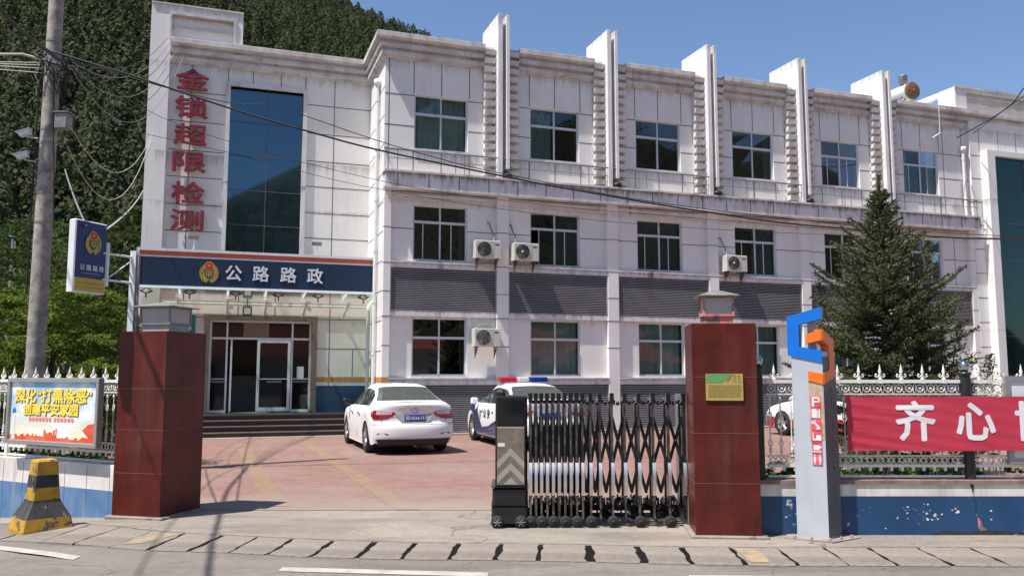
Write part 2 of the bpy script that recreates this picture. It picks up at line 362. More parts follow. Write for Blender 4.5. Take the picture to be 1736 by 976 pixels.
def leaves(name, C, A, B, mt, parent=None):               # diamond leaves: centre, half-length vector, half-width vector
    n = len(C); V = np.empty((n,4,3)); V[:,0]=C-A; V[:,1]=C+B-A*.1; V[:,2]=C+A; V[:,3]=C-B-A*.1
    return fast_mesh(name, V.reshape(-1,3), np.arange(4*n).reshape(n,4), mt, parent)
def rdir(n):
    v = rng.normal(size=(n,3)); return v/np.linalg.norm(v,axis=1)[:,None]
def rand_leaves(C, size, flat=0., asp=.45):
    n = len(C); A = rdir(n); A[:,2] *= (1-flat); A /= np.linalg.norm(A,axis=1)[:,None]
    T = rdir(n); T[:,2] *= (1-flat); B = np.cross(A, T) if flat < .5 else T - (T*A).sum(1)[:,None]*A
    B /= np.linalg.norm(B,axis=1)[:,None]+1e-9
    s = (size*(.7+.6*rng.random(n)))[:,None]
    return A*s, B*s*asp
def gz(x, y=0):
    t = max(0., -4.3-x); d = -.1*t*t/(t+.8); return max(d, -.45)*min(1, max(0, (16-y)/4))
def sheet(name, poly_fn, nu, nv, dz, mt, kind='structure', label=None):   # poly_fn(u,v)->(x,y)
    vs = []; 
    for j in range(nv+1):
        for i in range(nu+1):
            x, y = poly_fn(i/nu, j/nv); vs.append((x,y,gz(x,y)+dz))
    mb = MB(); mb.add(vs, [(j*(nu+1)+i, j*(nu+1)+i+1, (j+1)*(nu+1)+i+1, (j+1)*(nu+1)+i) for j in range(nv) for i in range(nu)])
    o = mb.build(name, mt)
    if label: o['label'] = label
    return tag(o, kind=kind)
def interp(t, xs, ys): return float(np.interp(t, xs, ys))

# ------------------------------------------------------------------ the ground
def gpoly():
    xs = np.concatenate([np.linspace(-900,-40,10), np.linspace(-30,30,61), np.linspace(40,900,10)])
    ys = np.concatenate([np.linspace(-900,-30,10), np.linspace(-20,44,65), np.linspace(60,900,8)])
    vs = [(x,y,gz(x,y)) for y in ys for x in xs]; a = len(xs)
    mb = MB(); mb.add(vs, [(j*a+i,j*a+i+1,(j+1)*a+i+1,(j+1)*a+i) for j in range(len(ys)-1) for i in range(a-1)])
    tag(mb.build('ground', 'ground'), kind='structure')
gpoly()
# gutter band edges: far edge and near edge as functions of x
FX = [-12,-5.2,-3.8,-2.6,-1.8,-.9,0,.8,1.65,2.5,3.8,6,14]; FY = [13.2,9.95,9.17,8.86,8.68,8.55,8.52,8.45,8.35,8.33,8.33,8.3,8.2]
NX = [-12,-4.6,-3.5,-2.6,-1.86,-1.0,-.2,.7,1.54,2.4,3.3,6,14]; NY = [12.2,8.62,8.2,8.08,7.9,7.8,7.77,7.7,7.6,7.53,7.53,7.5,7.4]
fy = lambda x: interp(x, FX, FY); ny = lambda x: interp(x, NX, NY)
def apr(u, v):
    x = -9+23*u; y1 = interp(x, [-9,-4.6,-4.2,14], [12.4,10.1,10.62,10.62]); return x, (fy(x)+.03)*(1-v)+y1*v
sheet('pavement', apr, 60, 6, .004, 'apron')
sheet('gap_shade_sheet', lambda u, v: (-5.4+15.4*u, (ny(-5.4+15.4*u)+.03)*(1-v)+(fy(-5.4+15.4*u)-.03)*v), 60, 1, .005, 'gap_shade')  # shallow sheet under the slabs, coloured as the shade of a deep gutter
def brk(u, v):
    y = 10.58+v*18; x0 = interp(y, [10.5,12,16,22,29], [-4.3,-6,-8,-9.5,-10]); return x0+(24-x0)*u, y
sheet('yard_paving', brk, 30, 18, .009, 'brick')
def bld_ground(s, v): return (-3.675+.945*s+.327*v, 23.597+.327*s-.945*v)
for k, (a, b) in enumerate((((-6.62,20.7),(-2.95,10.85)), ((-5.12,21.1),(-1.3,10.6)))):
    d = Vector((b[0]-a[0], b[1]-a[1])).normalized(); wv = .145
    sheet('parking_line', lambda u, v, a=a, b=b: (a[0]+(b[0]-a[0])*v+(u-.5)*2*wv, a[1]+(b[1]-a[1])*v), 1, 12, .013, 'brick_yellow')
def kerbstrip(u, v):
    s = -5+30*u; vv = .45+.55*(1-v) if s > -.2 else .0-.45+.55*(1-v); return bld_ground(s, vv)
mb = MB()
def strip(s0,s1,v0,v1,z0,z1):
    p = [bld_ground(s0,v0),bld_ground(s1,v0),bld_ground(s1,v1),bld_ground(s0,v1)]
    mb.add([(x,y,z0) for x,y in p]+[(x,y,z1) for x,y in p], [(0,3,2,1),(4,5,6,7),(0,1,5,4),(1,2,6,5),(2,3,7,6),(3,0,4,7)])
strip(-6.6,.0,-.45,.02,.0,.018); strip(0.0,30,.0,.55,.0,.045)
tag(mb.build('building_apron', 'apron'), kind='structure')
# painted lines on the road
def stripe(name, pts, w_, label):
    n = len(pts); vs = []
    for i, (x, y) in enumerate(pts):
        for q in (-w_/2, w_/2): vs.append((x, y+q, gz(x, y)+.005))
    m_ = MB(); m_.add(vs, [(2*i,2*i+2,2*i+3,2*i+1) for i in range(n-1)]); o = m_.build(name, 'road_paint', label=label); tag(o, kind='structure')
def lin(p, n=10): 
    xs = np.linspace(p[0][0], p[-1][0], n*len(p)); return [(x, interp(x, [q[0] for q in p], [q[1] for q in p])) for x in xs]
stripe('road_marking', lin([(-9.5,11.4),(-5.6,8.88),(-5.2,8.6),(-4.6,8.2),(-3.96,7.86)]), .15, 'worn white line at the left')
stripe('road_marking', lin([(-1.99,7.42),(-.2,7.22)]), .15, 'white dash across the gate')
stripe('road_marking', lin([(1.47,7.13),(3,7.06),(9,6.95)]), .15, 'white line at the right')

# gutter slabs: irregular concrete lids with dark gaps between
GX = [-5.3,-4.72,-4.28,-3.83,-3.42,-3.0,-2.6,-2.22,-1.79,-1.36,-.95,-.52,-.10,.29,.75,1.22,1.64,2.10,2.55,3.0,3.42,3.9,4.4,4.9,5.45,6.0,6.6,7.2,7.8]
GW = [.012,.012,.02,.015,.035,.05,.02,.04,.045,.05,.05,.055,.05,.04,.08,.07,.05,.035,.03,.03,.032,.028,.03,.026,.03,.03,.03,.03,.03]
slabs_e = []
for i in range(len(GX)-1):
    xa, xb = GX[i]+GW[i]/2, GX[i+1]-GW[i+1]/2
    m_ = MB(); n = 7; edge = []
    def jit(a): return (random.random()-.5)*a
    sk_ = jit(.07)
    # left edge near->far, far edge, right edge, near edge
    lean = .10 if GX[i] < 0 else .0
    for k in range(n+1):
        t = k/n; edge.append((xa+jit(.028)-.05*(1-t), ny(xa)*(1-t)+fy(xa)*t + (-.004 if t==0 else -.02 if t==1 else 0)))
    for k in range(1, n+1):
        t = k/n; x = xa*(1-t)+xb*t; edge.append((x+jit(.01), fy(x)-.02+jit(.014)))
    for k in range(1, n+1):
        t = 1-k/n; edge.append((xb+jit(.028)-.05*(1-t), ny(xb)*(1-t)+fy(xb)*t+(-.004 if t==0 else 0)))
    for k in range(1, n):
        t = 1-k/n; x = xa*(1-t)+xb*t-.05; edge.append((x+jit(.01), ny(x)-.012+jit(.010)))
    cx, cy = sum(p[0] for p in edge)/len(edge), sum(p[1] for p in edge)/len(edge)
    tilt = jit(.012); z0 = gz(cx, cy)
    P = [(x-cx+sk_*(y-cy)*(.3 if abs(x-cx) > .15 else .15), y-cy) for x, y in edge]; kN = len(P)
    dz_ = lambda x, y: gz(x+cx, y+cy)-z0
    vs = [(x,y,-.02+dz_(x,y)) for x,y in P]+[(x,y,.009+tilt*x*.5+dz_(x,y)) for x,y in P]+[(x*.975,y*.985,.012+tilt*x*.5+dz_(x,y)) for x,y in P]
    fs = [tuple(range(2*kN,3*kN))]
    for a in (0,kN): fs += [(a+j,a+(j+1)%kN,a+kN+(j+1)%kN,a+kN+j) for j in range(kN)]
    m_.add(vs, fs)
    o = m_.build('gutter_slab', 'slab', loc=(cx,cy,z0))
    lab = 'grey concrete slab in the row over the roadside gutter'
    grp = 'concrete slabs over the roadside gutter'
    if i in (3, 17):
        q = MB(); 
        if i == 3: q.add([(-.16,-.25,.016),(.02,-.18,.016),(.20,.30,.016),(.02,.34,.016),(-.1,.1,.016)], [(0,1,2,3,4)])
        else: q.add([(-.19,-.28,.016),(-.02,-.30,.016),(.03,.1,.016),(-.02,.30,.016),(-.18,.32,.016)], [(0,1,2,3,4)])
        q.build('paint_patch', 'faded_yellow', o)
        lab = 'gutter slab with faded yellow paint '+('near the left gate pillar' if i == 3 else 'in front of the right gate pillar')
    tag(o, lab, 'gutter slab', grp)

# ------------------------------------------------------------------ the building: local x = along the facade, local y = into the building
BA = R(19.1)
bld = empty('office_building', (-3.675, 23.597, 0), BA, 'three storey white tiled office building with roof fins, grey louvres and blue stair window', 'building')
def W2B(p):                                               # world -> building local
    d = Vector(p)-Vector((-3.675,23.597,0)); return Vector((d.x*math.cos(BA)+d.y*math.sin(BA), -d.x*math.sin(BA)+d.y*math.cos(BA), d.z))
def B2W(s, v, z): return Vector((-3.675+s*math.cos(BA)+v*math.sin(BA), 23.597+s*math.sin(BA)-v*math.cos(BA), z))
def facade(mb, s0, s1, z0, z1, ops, v, rev=.14, m=0):
    ss = sorted({s0,s1,*[a for o in ops for a in o[:2]]}); zs = sorted({z0,z1,*[a for o in ops for a in o[2:]]})
    for i in range(len(ss)-1):
        for j in range(len(zs)-1):
            cs, cz = (ss[i]+ss[i+1])/2, (zs[j]+zs[j+1])/2
            if any(a<cs<b and c<cz<d for a,b,c,d in ops): continue
            mb.quad((ss[i],-v,zs[j]),(ss[i+1],-v,zs[j]),(ss[i+1],-v,zs[j+1]),(ss[i],-v,zs[j+1]),m)
    for a,b,c,d in ops:
        y0, y1 = -v, -v+rev
        mb.quad((a,y0,c),(a,y0,d),(a,y1,d),(a,y1,c),m); mb.quad((b,y0,c),(b,y0,d),(b,y1,d),(b,y1,c),m)
        mb.quad((a,y0,d),(b,y0,d),(b,y1,d),(a,y1,d),m); mb.quad((a,y0,c),(b,y0,c),(b,y1,c),(a,y1,c),m)
FL = [(8.22,9.84),(4.96,6.57),(1.65,3.30)]
WS = [(.87+3.602*i, 2.50+3.602*i) for i in range(6)]
LS = 21.9                                                 # where the right wing starts
# --- main front wall
wall = MB()
facade(wall, 0, LS, 7.3, 11.2, [(a,b,*FL[0]) for a,b in WS], 0)
facade(wall, 0, LS, 0, 7.3, [(a,b,*FL[1]) for a,b in WS]+[(a,b,*FL[2]) for a,b in WS], 0)
wall.quad((0,0,0),(0,12,0),(0,12,11.2),(0,0,11.2))        # left flank
wall.quad((LS,12,0),(0,12,0),(0,12,11.2),(LS,12,11.2))
def vj(mb, s, z0, z1, v=0., w_=.022): mb.box(s-w_/2, s+w_/2, -v-.004, -v+.01, z0, z1, 1)
def hj(mb, s0, s1, z, v=0., w_=.022): mb.box(s0, s1, -v-.005, -v+.01, z-w_/2, z+w_/2, 1)
for i in range(6):
    a, b = WS[i]; e0 = 0.2 if i == 0 else 3.75+3.6*(i-1)+.35; e1 = 2.96+3.6*i if i < 5 else LS
    hj(wall, e0-.2, a, 9.80); hj(wall, b, e1, 9.80); hj(wall, e0-.2, a, 8.88); hj(wall, b, e1, 8.88)
    hj(wall, e0-.2, a, 8.18); hj(wall, b, e1, 8.18)
    for s in (a-.02, (a+b)/2, b+.04): vj(wall, s, 9.87, 10.86)
    vj(wall, a-.02, 7.5, 8.2); vj(wall, b+.04, 7.5, 8.2); vj(wall, (a+b)/2, 7.5, 8.2)
    hj(wall, (0.2 if i==0 else 3.75+3.6*(i-1)), a, 5.86); hj(wall, b, 3.38+3.6*i if i<5 else LS, 5.86)
vj(wall, 0.12, 7.5, 10.86)
for s in (20.75+.9*k for k in range(2)): vj(wall, s, 7.5, 10.86)
vj(wall, 21.05, 0, 6.8)
# flank joints
for z in (10.0,9.15,8.3,7.45,6.6,5.75,4.9,4.05,3.2,2.35): wall.box(-.005,.01,.02,2.48,z-.011,z+.011,1)
wall.build('wall', ['white_wall','joint'], bld)
# belt colours on flank + corner column
mb = MB()
for z0,z1,k in ((1.47,1.62,0),(.57,1.36,1)): mb.box(-.006,.004,.0,2.5,z0,z1,k)
mb.build('painted_band', ['orange_band','blue_band'], bld)
# --- entrance wing front (v = -2.5)
EV = -2.5; BW = (-4.22,-2.08,4.2,10.34)
ent = MB()
facade(ent, -6.5, 0, 0, 11.3, [BW, (-4.6,-1.63,.58,3.32)], EV, rev=.25)
ent.quad((-6.5,2.5,0),(-6.5,12,0),(-6.5,12,11.3),(-6.5,2.5,11.3)); ent.quad((-6.5,12,0),(0,12,0),(0,12,11.3),(-6.5,12,11.3))
for z in (10.03,9.13,8.26,7.46,6.64,5.86,5.08):
    hj(ent,-5.9,-4.36,z,EV)
    hj(ent,-2.0,-.0,z-.02,EV)
for s in (-5.32,): vj(ent,s,3.5,10.95,EV)
for s in (-4.30,-3.58,-2.76,-2.02): vj(ent,s,10.48,10.95,EV)
vj(ent,-1.13,.0,10.95,EV)
for z in (3.36,2.47): hj(ent,-1.5,0,z,EV)
vj(ent,-.42,1.62,2.47,EV); vj(ent,-2.75,3.4,4,EV); vj(ent,-3.8,3.4,4,EV)
hj(ent,-6.45,-4.7,3.36,EV)
for z0,z1,k in ((1.47,1.62,2),(.585,1.36,3)): ent.box(-1.50,-.002,2.492,2.51,z0,z1,k)
ent.build('entrance_wall', ['white_wall','joint','orange_band','blue_band'], bld)
# pier and tower
mb = MB()
mb.box(-6.5,-5.95,2.38,3.2,0,12.58)
mb.box(-5.95,-4.18,2.38,3.2,12.36,12.58); mb.box(-4.18,-3.93,2.38,3.2,11.2,12.58)
mb.box(-6.5,-6.3,3.2,6.5,11.2,12.5); mb.box(-4.13,-3.93,3.2,6.5,11.2,12.5)
mb.build('roof_tower', 'white_wall', bld)
mb = MB()
for z in (11.62,11.92,12.22):
    mb.box(-5.95,-4.18,2.46,2.56,z-.015,z+.02)
mb.box(-6.5,-3.93,2.34,2.38,12.58,12.62); mb.box(-6.0,-5.94,2.34,2.42,11.55,12.36); mb.box(-4.20,-4.13,2.34,2.42,11.55,12.36)
mb.box(-5.95,-4.18,2.34,2.42,12.30,12.37)
mb.build('tower_slats', 'cornice', bld)
mb = MB(); mb.box(-5.94,-4.19,2.52,2.58,11.3,12.37); mb.build('tower_panel', 'white_wall', bld)
# --- blue stair window
mb = MB()
for a in ((-4.34,-4.22,4.2,10.46),(-2.08,-1.96,4.2,10.46),(-4.22,-2.08,10.34,10.46)): mb.box(a[0],a[1],2.42,2.62,a[2],a[3])
fw = mb.build('stair_window', 'ledge', bld)
mb = MB(); mb.box(-4.22,-2.08,2.62,2.64,4.2,10.34); mb.build('pane', 'blue_glass', fw)
mb = MB()
mb.box(-3.135,-3.115,2.60,2.62,4.2,10.34)
for z in (9.3,8.25,7.2,6.15,5.1): mb.box(-4.22,-2.08,2.602,2.62,z-.01,z+.01)
mb.build('mullion', 'joint', fw)
# --- cornice, swept along entrance front, flank and main front
prof = [(0.,10.86),(.07,10.86),(.07,10.92),(.14,10.94),(.14,11.03),(.06,11.05),(.06,11.13),(.20,11.15),(.20,11.25),(.12,11.27),(.12,11.34),(.30,11.40),(.30,11.54),(.26,11.56),(-.35,11.56),(-.35,11.2)]
def sweep(mb, path):                                      # path: (s, v, outs, outv)
    k = len(prof); vs = [(s+o*a, -(v+o*b), z) for s,v,a,b in path for o,z in prof]
    mb.add(vs, [(i*k+j, i*k+j+1, (i+1)*k+j+1, (i+1)*k+j) for i in range(len(path)-1) for j in range(k-1)])
    n = len(vs)
    mb.add(vs[:k], [tuple(range(k))]); mb.add(vs[-k:], [tuple(range(k))])
mb = MB(); sweep(mb, [(-5.95,EV,0,1),(0,EV,-1,1),(0,0,-1,1),(2.95,0,0,1)]); mb.build('cornice', 'cornice', bld)
FC = [3.50+3.602*i for i in range(5)]
for i in range(5):
    s0 = FC[i]+.56; s1 = FC[i+1]-.56 if i < 4 else 32
    mb = MB(); sweep(mb, [(s0,0,0,1),(s1,0,0,1)]); mb.build('cornice', 'cornice', bld)
# roofs
mb = MB(); mb.box(.3,32,.3,12,10.9,11.2); mb.box(-6.45,.3,2.9,12,10.9,11.2); mb.build('roof', 'ledge', bld)
# floors and back of the rooms
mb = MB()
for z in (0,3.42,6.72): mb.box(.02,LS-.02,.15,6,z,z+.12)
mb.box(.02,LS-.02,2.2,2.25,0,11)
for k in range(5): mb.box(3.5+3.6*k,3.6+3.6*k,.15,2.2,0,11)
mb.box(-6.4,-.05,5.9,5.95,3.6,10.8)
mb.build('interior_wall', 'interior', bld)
mb = MB(); mb.box(-6.4,-.05,5.9,5.95,.5,3.6); mb.box(-6.4,-.05,2.76,5.9,3.5,3.6); mb.box(-6.4,-.05,2.5,5.9,.45,.56); mb.box(-4.6,-1.9,4.6,5.1,.56,1.65); mb.box(-4.2,-3.7,5.8,5.9,1.9,2.6); mb.build('lobby_wall', 'lobby', bld)
# --- windows
def curtain_mesh(mb, a, b, z0, z1, y, folds=9):
    n = folds*4; vs = []
    for i in range(n+1):
        t = i/n; x = a+(b-a)*t; yy = y+.035*math.sin(t*folds*2*math.pi)+random.uniform(-.008,.008)
        vs += [(x,yy,z0),(x,yy,z1)]
    mb.add(vs, [(2*i,2*i+2,2*i+3,2*i+1) for i in range(n)], 0, True)
def window(parent, a, b, z0, z1, v, curt, openleft=False, split=.66, dark=False, extra=True):
    y = -v+.07; mb = MB(); fw_ = .05; zt = z0+(z1-z0)*split; c = (a+b)/2
    mb.box(a,a+fw_,y,y+.06,z0,z1); mb.box(b-fw_,b,y,y+.06,z0,z1)
    mb.box(a+fw_,b-fw_,y,y+.06,z0,z0+fw_); mb.box(a+fw_,b-fw_,y,y+.06,z1-.035,z1)
    mb.box(a+fw_,b-fw_,y-.01,y+.06,zt-.035,zt+.035); mb.box(c-.022,c+.022,y-.005,y+.06,z0+fw_,z1-.035)
    if extra == 'sash':
        mb.box(a+.30,a+.325,y+.02,y+.055,z0+.05,zt-.035); mb.box(c+.33,c+.355,y+.02,y+.055,z0+.05,zt-.035)
    f = mb.build('window', 'alum', parent)
    mb = MB(); mb.box(a-.03,b+.03,-v-.05,-v+.10,z0-.05,z0,0); mb.build('sill', 'ledge', f)
    mb = MB()
    xa = a+fw_+(.30 if openleft else 0)
    J = lambda: random.uniform(-.006,.006)                 # old panes never sit quite true
    for (p0,p1,q0,q1,yy) in ((xa,c-.01,z0+.05,zt-.035,.03),(c+.01,b-fw_,z0+.05,zt-.035,.04),(a+fw_,c-.01,zt+.035,z1-.035,.03),(c+.01,b-fw_,zt+.035,z1-.035,.03)):
        mb.quad((p0,y+yy+J(),q0),(p1,y+yy+J(),q0),(p1,y+yy+J(),q1),(p0,y+yy+J(),q1))
    mb.build('pane', 'pane_dark' if dark else 'pane', f)
    if curt:
        mb = MB()
        for (t0, t1) in curt: curtain_mesh(mb, a+(b-a)*t0, a+(b-a)*t1, z0+.02, z1, -v+.28, max(2, int(9*(t1-t0))))
        mb.build('curtain', 'curtain', f)
full = [(0.02,.98)]
cfg = {(0,0):(full,0,0),(0,1):([(.0,.48)],0,0),(0,2):([(.0,.12)],0,1),(0,3):([(.86,1)],0,1),(0,4):([(0,.2)],0,1),(0,5):([(0,.25),(.8,1)],0,0),
       (1,0):([(.88,1)],0,1),(1,1):([(.55,1)],1,1),(1,2):(full,0,1),(1,3):([(.5,1)],0,1),(1,4):([(.55,1)],0,1),(1,5):([(0,.3)],0,1),
       (2,0):([(.9,1)],0,1),(2,1):(full,0,0),(2,2):(full,0,0),(2,3):(full,0,0),(2,4):(full,0,0),(2,5):(full,0,1)}
for fl in range(3):
    for i in range(6):
        a, b = WS[i]; cu, op, dk = cfg[(fl,i)]
        window(bld, a, b, *FL[fl], 0, cu, bool(op), .70 if fl==1 else .66, bool(dk), 'sash' if (fl==1 or (fl==0 and i>3)) else None)
# --- fins, ribs
for i, c in enumerate(FC):
    for (a, b, zb) in ((c-.19,c-.035,7.46),(c+.075,c+.19,7.75)):
        mb = MB(); mb.bbox(a,b,-.4,1.18,zb,12.5,.012); mb.build('roof_fin', 'fin', bld)
    mb = MB(); mb.box(c-.035,c+.075,-.16,1.1,7.7,12.3); mb.build('fin_core', 'teeth', bld)
    for sd in (-1, 1):
        mb = MB()
        for k in range(15):
            z = 7.56+.264*k
            s0, s1 = (c-.54,c-.20) if sd < 0 else (c+.20,c+.54)
            e = .05 if sd < 0 else -.05
            x0, x1 = min(s0,s1), max(s0,s1)
            mb.add([(x0,0,z),(x1,0,z),(x1,-.21,z+.02),(x0,-.21,z+.02),(x0,0,z+.16),(x1,0,z+.16),(x1,-.26,z+.155),(x0,-.26,z+.155)],
                   [(0,3,2,1),(4,5,6,7),(0,1,5,4),(1,2,6,5),(2,3,7,6),(3,0,4,7)])
        mb.box(x0,x1,-.05,.0,7.46,11.56)
        mb.build('fin_ribs', 'teeth', bld)
    mb = MB(); mb.lathe([(0,0),(.15,0),(.17,.05),(.12,.11),(0,.12)], (c+.13,-.33,7.50), n=14); mb.build('uplight', 'black', bld)
# --- ledge
mb = MB()
mb.box(-.02,LS,-.40,.0,6.98,7.40,0); mb.box(-.06,LS+.02,-.46,-.0,7.40,7.455,1); mb.box(.0,LS,-.42,-.0,6.93,6.98,1)
for k in range(25):
    mb.box(.32+.9*k,.345+.9*k,-.405,-.39,6.985,7.40,2)
mb.build('ledge', ['ledge','cornice','joint'], bld)
mb = MB()
mb.box(.21,LS,-.10,.0,6.70,6.90); 
for k in range(6): mb.tube([(.45+3.6*k,-.22,6.80),(3.1+3.6*k,-.22,6.80)], .028, 8)
mb.build('soffit_beam', 'ledge', bld)
# --- railing on the ledge
rl = MB()
rl.tube([(.05,-.37,8.06),(LS,-.37,8.06)], .022, 6); rl.tube([(.05,-.37,7.80),(LS,-.37,7.80)], .012, 6)
s = .05
while s < LS:
    for q in (0,.27):
        rl.tube([(s+q,-.37,7.455),(s+q,-.37,8.06)], .014, 6)
    s += 1.98
rl.tube([(.05,-.37,8.06),(.05,0,8.06)], .018, 6); rl.tube([(LS,-.37,8.06),(LS,0,8.06)], .018, 6)
rl.build('railing', 'metal_grey', bld)
# --- lower columns, bands, louvres
for k in range(7):
    s0, s1 = (3.37+3.6*(k-1), 3.74+3.6*(k-1)) if k else (.0,.21)
    if k == 6: s0, s1 = LS-.25, LS
    mb = MB(); mb.bbox(s0,s1,-.15,.0,0,6.93,.008,0)
    for z in (5.86,4.84,4.03,3.32,2.5,.8): mb.box(s0-.003,s1+.003,-.154,-.02,z-.01,z+.01,1)
    if k == 0:
        for z0,z1,c_ in ((1.47,1.62,2),(.58,1.36,3)): mb.box(-.004,.2125,-.156,-.0,z0,z1,c_)
    mb.build('column', ['white_wall','joint','orange_band','blue_band'], bld)
for k in range(6):
    s0 = .21 if k == 0 else 3.74+3.6*(k-1); s1 = 3.37+3.6*k if k < 5 else LS-.25
    for zz in (((4.72,4.86,.14),(4.86,4.90,.17)),((3.34,3.50,.10),),((1.40,1.56,.14),(1.56,1.60,.17))):
        mb = MB()
        for k_, (za, zb_, pj) in enumerate(zz): mb.box(s0,s1,-pj,.0,za,zb_,k_)
        mb.build('sill_band', ['ledge','cornice'], bld)
    for z0, z1 in ((3.52,4.70),(.10,1.38)):
        mb = MB(); n = 23 if z0 > 1 else 24; h_ = (z1-z0)/n
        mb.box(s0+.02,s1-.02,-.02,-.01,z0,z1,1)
        for j in range(n):
            z = z0+h_*j
            mb.quad((s0+.02,-.105,z+.004),(s1-.02,-.105,z+.004),(s1-.02,-.045,z+h_*.62),(s0+.02,-.045,z+h_*.62))
            mb.quad((s0+.02,-.105,z-.008),(s1-.02,-.105,z-.008),(s1-.02,-.105,z+.004),(s0+.02,-.105,z+.004))
        mb.box(s0+.005,s0+.03,-.12,-.01,z0,z1,0); mb.box(s1-.03,s1-.005,-.12,-.01,z0,z1,0)
        mb.build('louver_panel', ['louver','louver_back'], bld)
mb = MB(); mb.box(.0,LS,-.06,.0,0,.09); mb.build('plinth', 'ledge', bld)
# --- right wing
rw = MB()
facade(rw, LS, 32, 0, 11.2, [(22.75,30.2,.3,9.78)], .16, rev=.2)
rw.quad((LS,-.16,0),(LS,0,0),(LS,0,11.2),(LS,-.16,11.2)); rw.quad((32,-.16,0),(32,12,0),(32,12,11.2),(32,-.16,11.2)); rw.quad((LS,12,0),(32,12,0),(32,12,11.2),(LS,12,11.2))
for z in (9.83,8.95,8.07,7.2,6.3,5.4,4.5,3.6,2.7,1.8,.9): hj(rw, LS, 22.4, z, .16)
for s in (22.35,23.3,24.2,25.1,26): vj(rw, s, 9.95, 10.9, .16)
rw.build('wing_wall', ['white_wall','joint'], bld)
mb = MB(); mb.box(22.38,22.75,-.48,.0,0,10.0); mb.box(22.75,30.6,-.48,.0,9.80,10.0); mb.box(30.2,30.6,-.48,.0,0,9.8)
wf = mb.build('stair_window', 'white_wall', bld, label='dark green glass wall of the right wing')
mb = MB(); mb.box(22.75,30.2,-.30,-.28,.3,9.8); mb.build('pane', 'teal_glass', wf)
mb = MB()
for s in (24.3,25.9,27.5,29.1): mb.box(s-.012,s+.012,-.315,-.30,.3,9.8)
for z in (1.7,3.1,4.5,5.9,7.3,8.7): mb.box(22.75,30.2,-.312,-.30,z-.012,z+.012)
mb.build('mullion', 'joint', wf)
# tower on the right
mb = MB()
mb.box(21.45,21.65,-.05,5.5,12.25,12.45); mb.box(21.45,21.65,-.05,.75,11.56,12.25); mb.box(21.45,21.65,5.0,5.5,11.56,12.25)
mb.box(21.65,32,-.05,.2,12.30,12.45); mb.box(21.65,22.0,-.05,.2,11.56,12.30)
mb.build('roof_tower', 'white_wall', bld)
mb = MB()
for z in (11.62,11.88,12.14):
    mb.box(22.0,26.6,.0,.1,z-.02,z+.04)
mb.box(21.4,32,-.09,-.05,12.42,12.49); mb.build('tower_slats', 'cornice', bld)
mb = MB(); mb.box(22.0,26.6,.10,.14,11.4,12.30); mb.build('tower_panel', 'white_wall', bld)
# --- drainpipes
def pipe(s, v, z0, z1, funnel=True, r=.055):
    mb = MB(); mb.tube([(s,-v,z0),(s,-v,z1)], r, 10)
    for z in np.arange(z0+.7, z1, 1.5): mb.lathe([(r+.012,-.05),(r+.012,.05)], (s,-v,z), n=10)
    if funnel: mb.lathe([(r,0),(.12,.10),(.12,.22),(.10,.22)], (s,-v,z1), n=12)
    mb.build('drainpipe', 'white_alum', bld)
pipe(-.08,-.75,.1,10.2); pipe(-.12,-1.55,.1,3.6,False); pipe(21.62,.10,7.47,9.9)
# --- entrance: door screen, steps, canopy
mb = MB()
for a in ((-4.72,-4.56,.58,3.42),(-1.66,-1.50,.58,3.42),(-4.56,-1.66,3.28,3.42)): mb.box(a[0],a[1],2.42,2.66,a[2],a[3])
mb.build('door_surround', 'stone_brown', bld)
ds = MB(); Y0, Y1 = 2.56, 2.62
for a in ((-4.56,-4.50,.60,3.28),(-4.10,-4.05,.60,3.28),(-2.24,-2.19,.60,3.28),(-1.72,-1.66,.60,3.28)): ds.box(a[0],a[1],Y0,Y1,a[2],a[3])
ds.box(-4.5,-1.72,Y0-.005,Y1,2.72,2.78); ds.box(-4.5,-1.72,Y0+.001,Y1,3.22,3.28); ds.box(-4.5,-4.1,Y0+.001,Y1,.60,.66); ds.box(-2.19,-1.72,Y0+.001,Y1,.60,.66); ds.box(-3.97,-3.92,Y0-.04,Y0+.03,.62,2.72)
ds.box(-4.5,-4.1,Y0+.01,Y1,1.55,1.575); ds.box(-2.19,-1.72,Y0+.01,Y1,1.55,1.575)
dsc = ds.build('door_screen', 'white_alum', bld)
mb = MB()
for a in ((-4.5,-4.1,.66,2.72),(-2.19,-1.72,.66,2.72),(-4.5,-4.1,2.78,3.22),(-4.05,-2.24,2.78,3.22),(-2.19,-1.72,2.78,3.22)): mb.box(a[0],a[1],2.59,2.60,a[2],a[3])
mb.build('pane', 'dark_glass', dsc)
mb = MB(); mb.box(-3.22,-3.14,Y0-.06,Y0,.62,2.72); mb.box(-2.34,-2.26,Y0-.06,Y0,.62,2.72); mb.box(-3.14,-2.34,Y0-.06,Y0,2.63,2.72); mb.box(-3.14,-2.34,Y0-.06,Y0,.62,.73); mb.box(-3.14,-2.34,Y0-.045,Y0-.01,1.55,1.575)
dr = mb.build('door', 'white_alum', bld)
mb = MB(); mb.box(-3.14,-2.34,2.53,2.54,.73,2.63); mb.build('pane', 'dark_glass', dr)
mb = MB(); mb.tube([(-3.18,2.44,1.22),(-3.18,2.42,1.3),(-3.18,2.42,1.5),(-3.18,2.44,1.56)], .014, 8); mb.build('handle', 'chrome', dr)
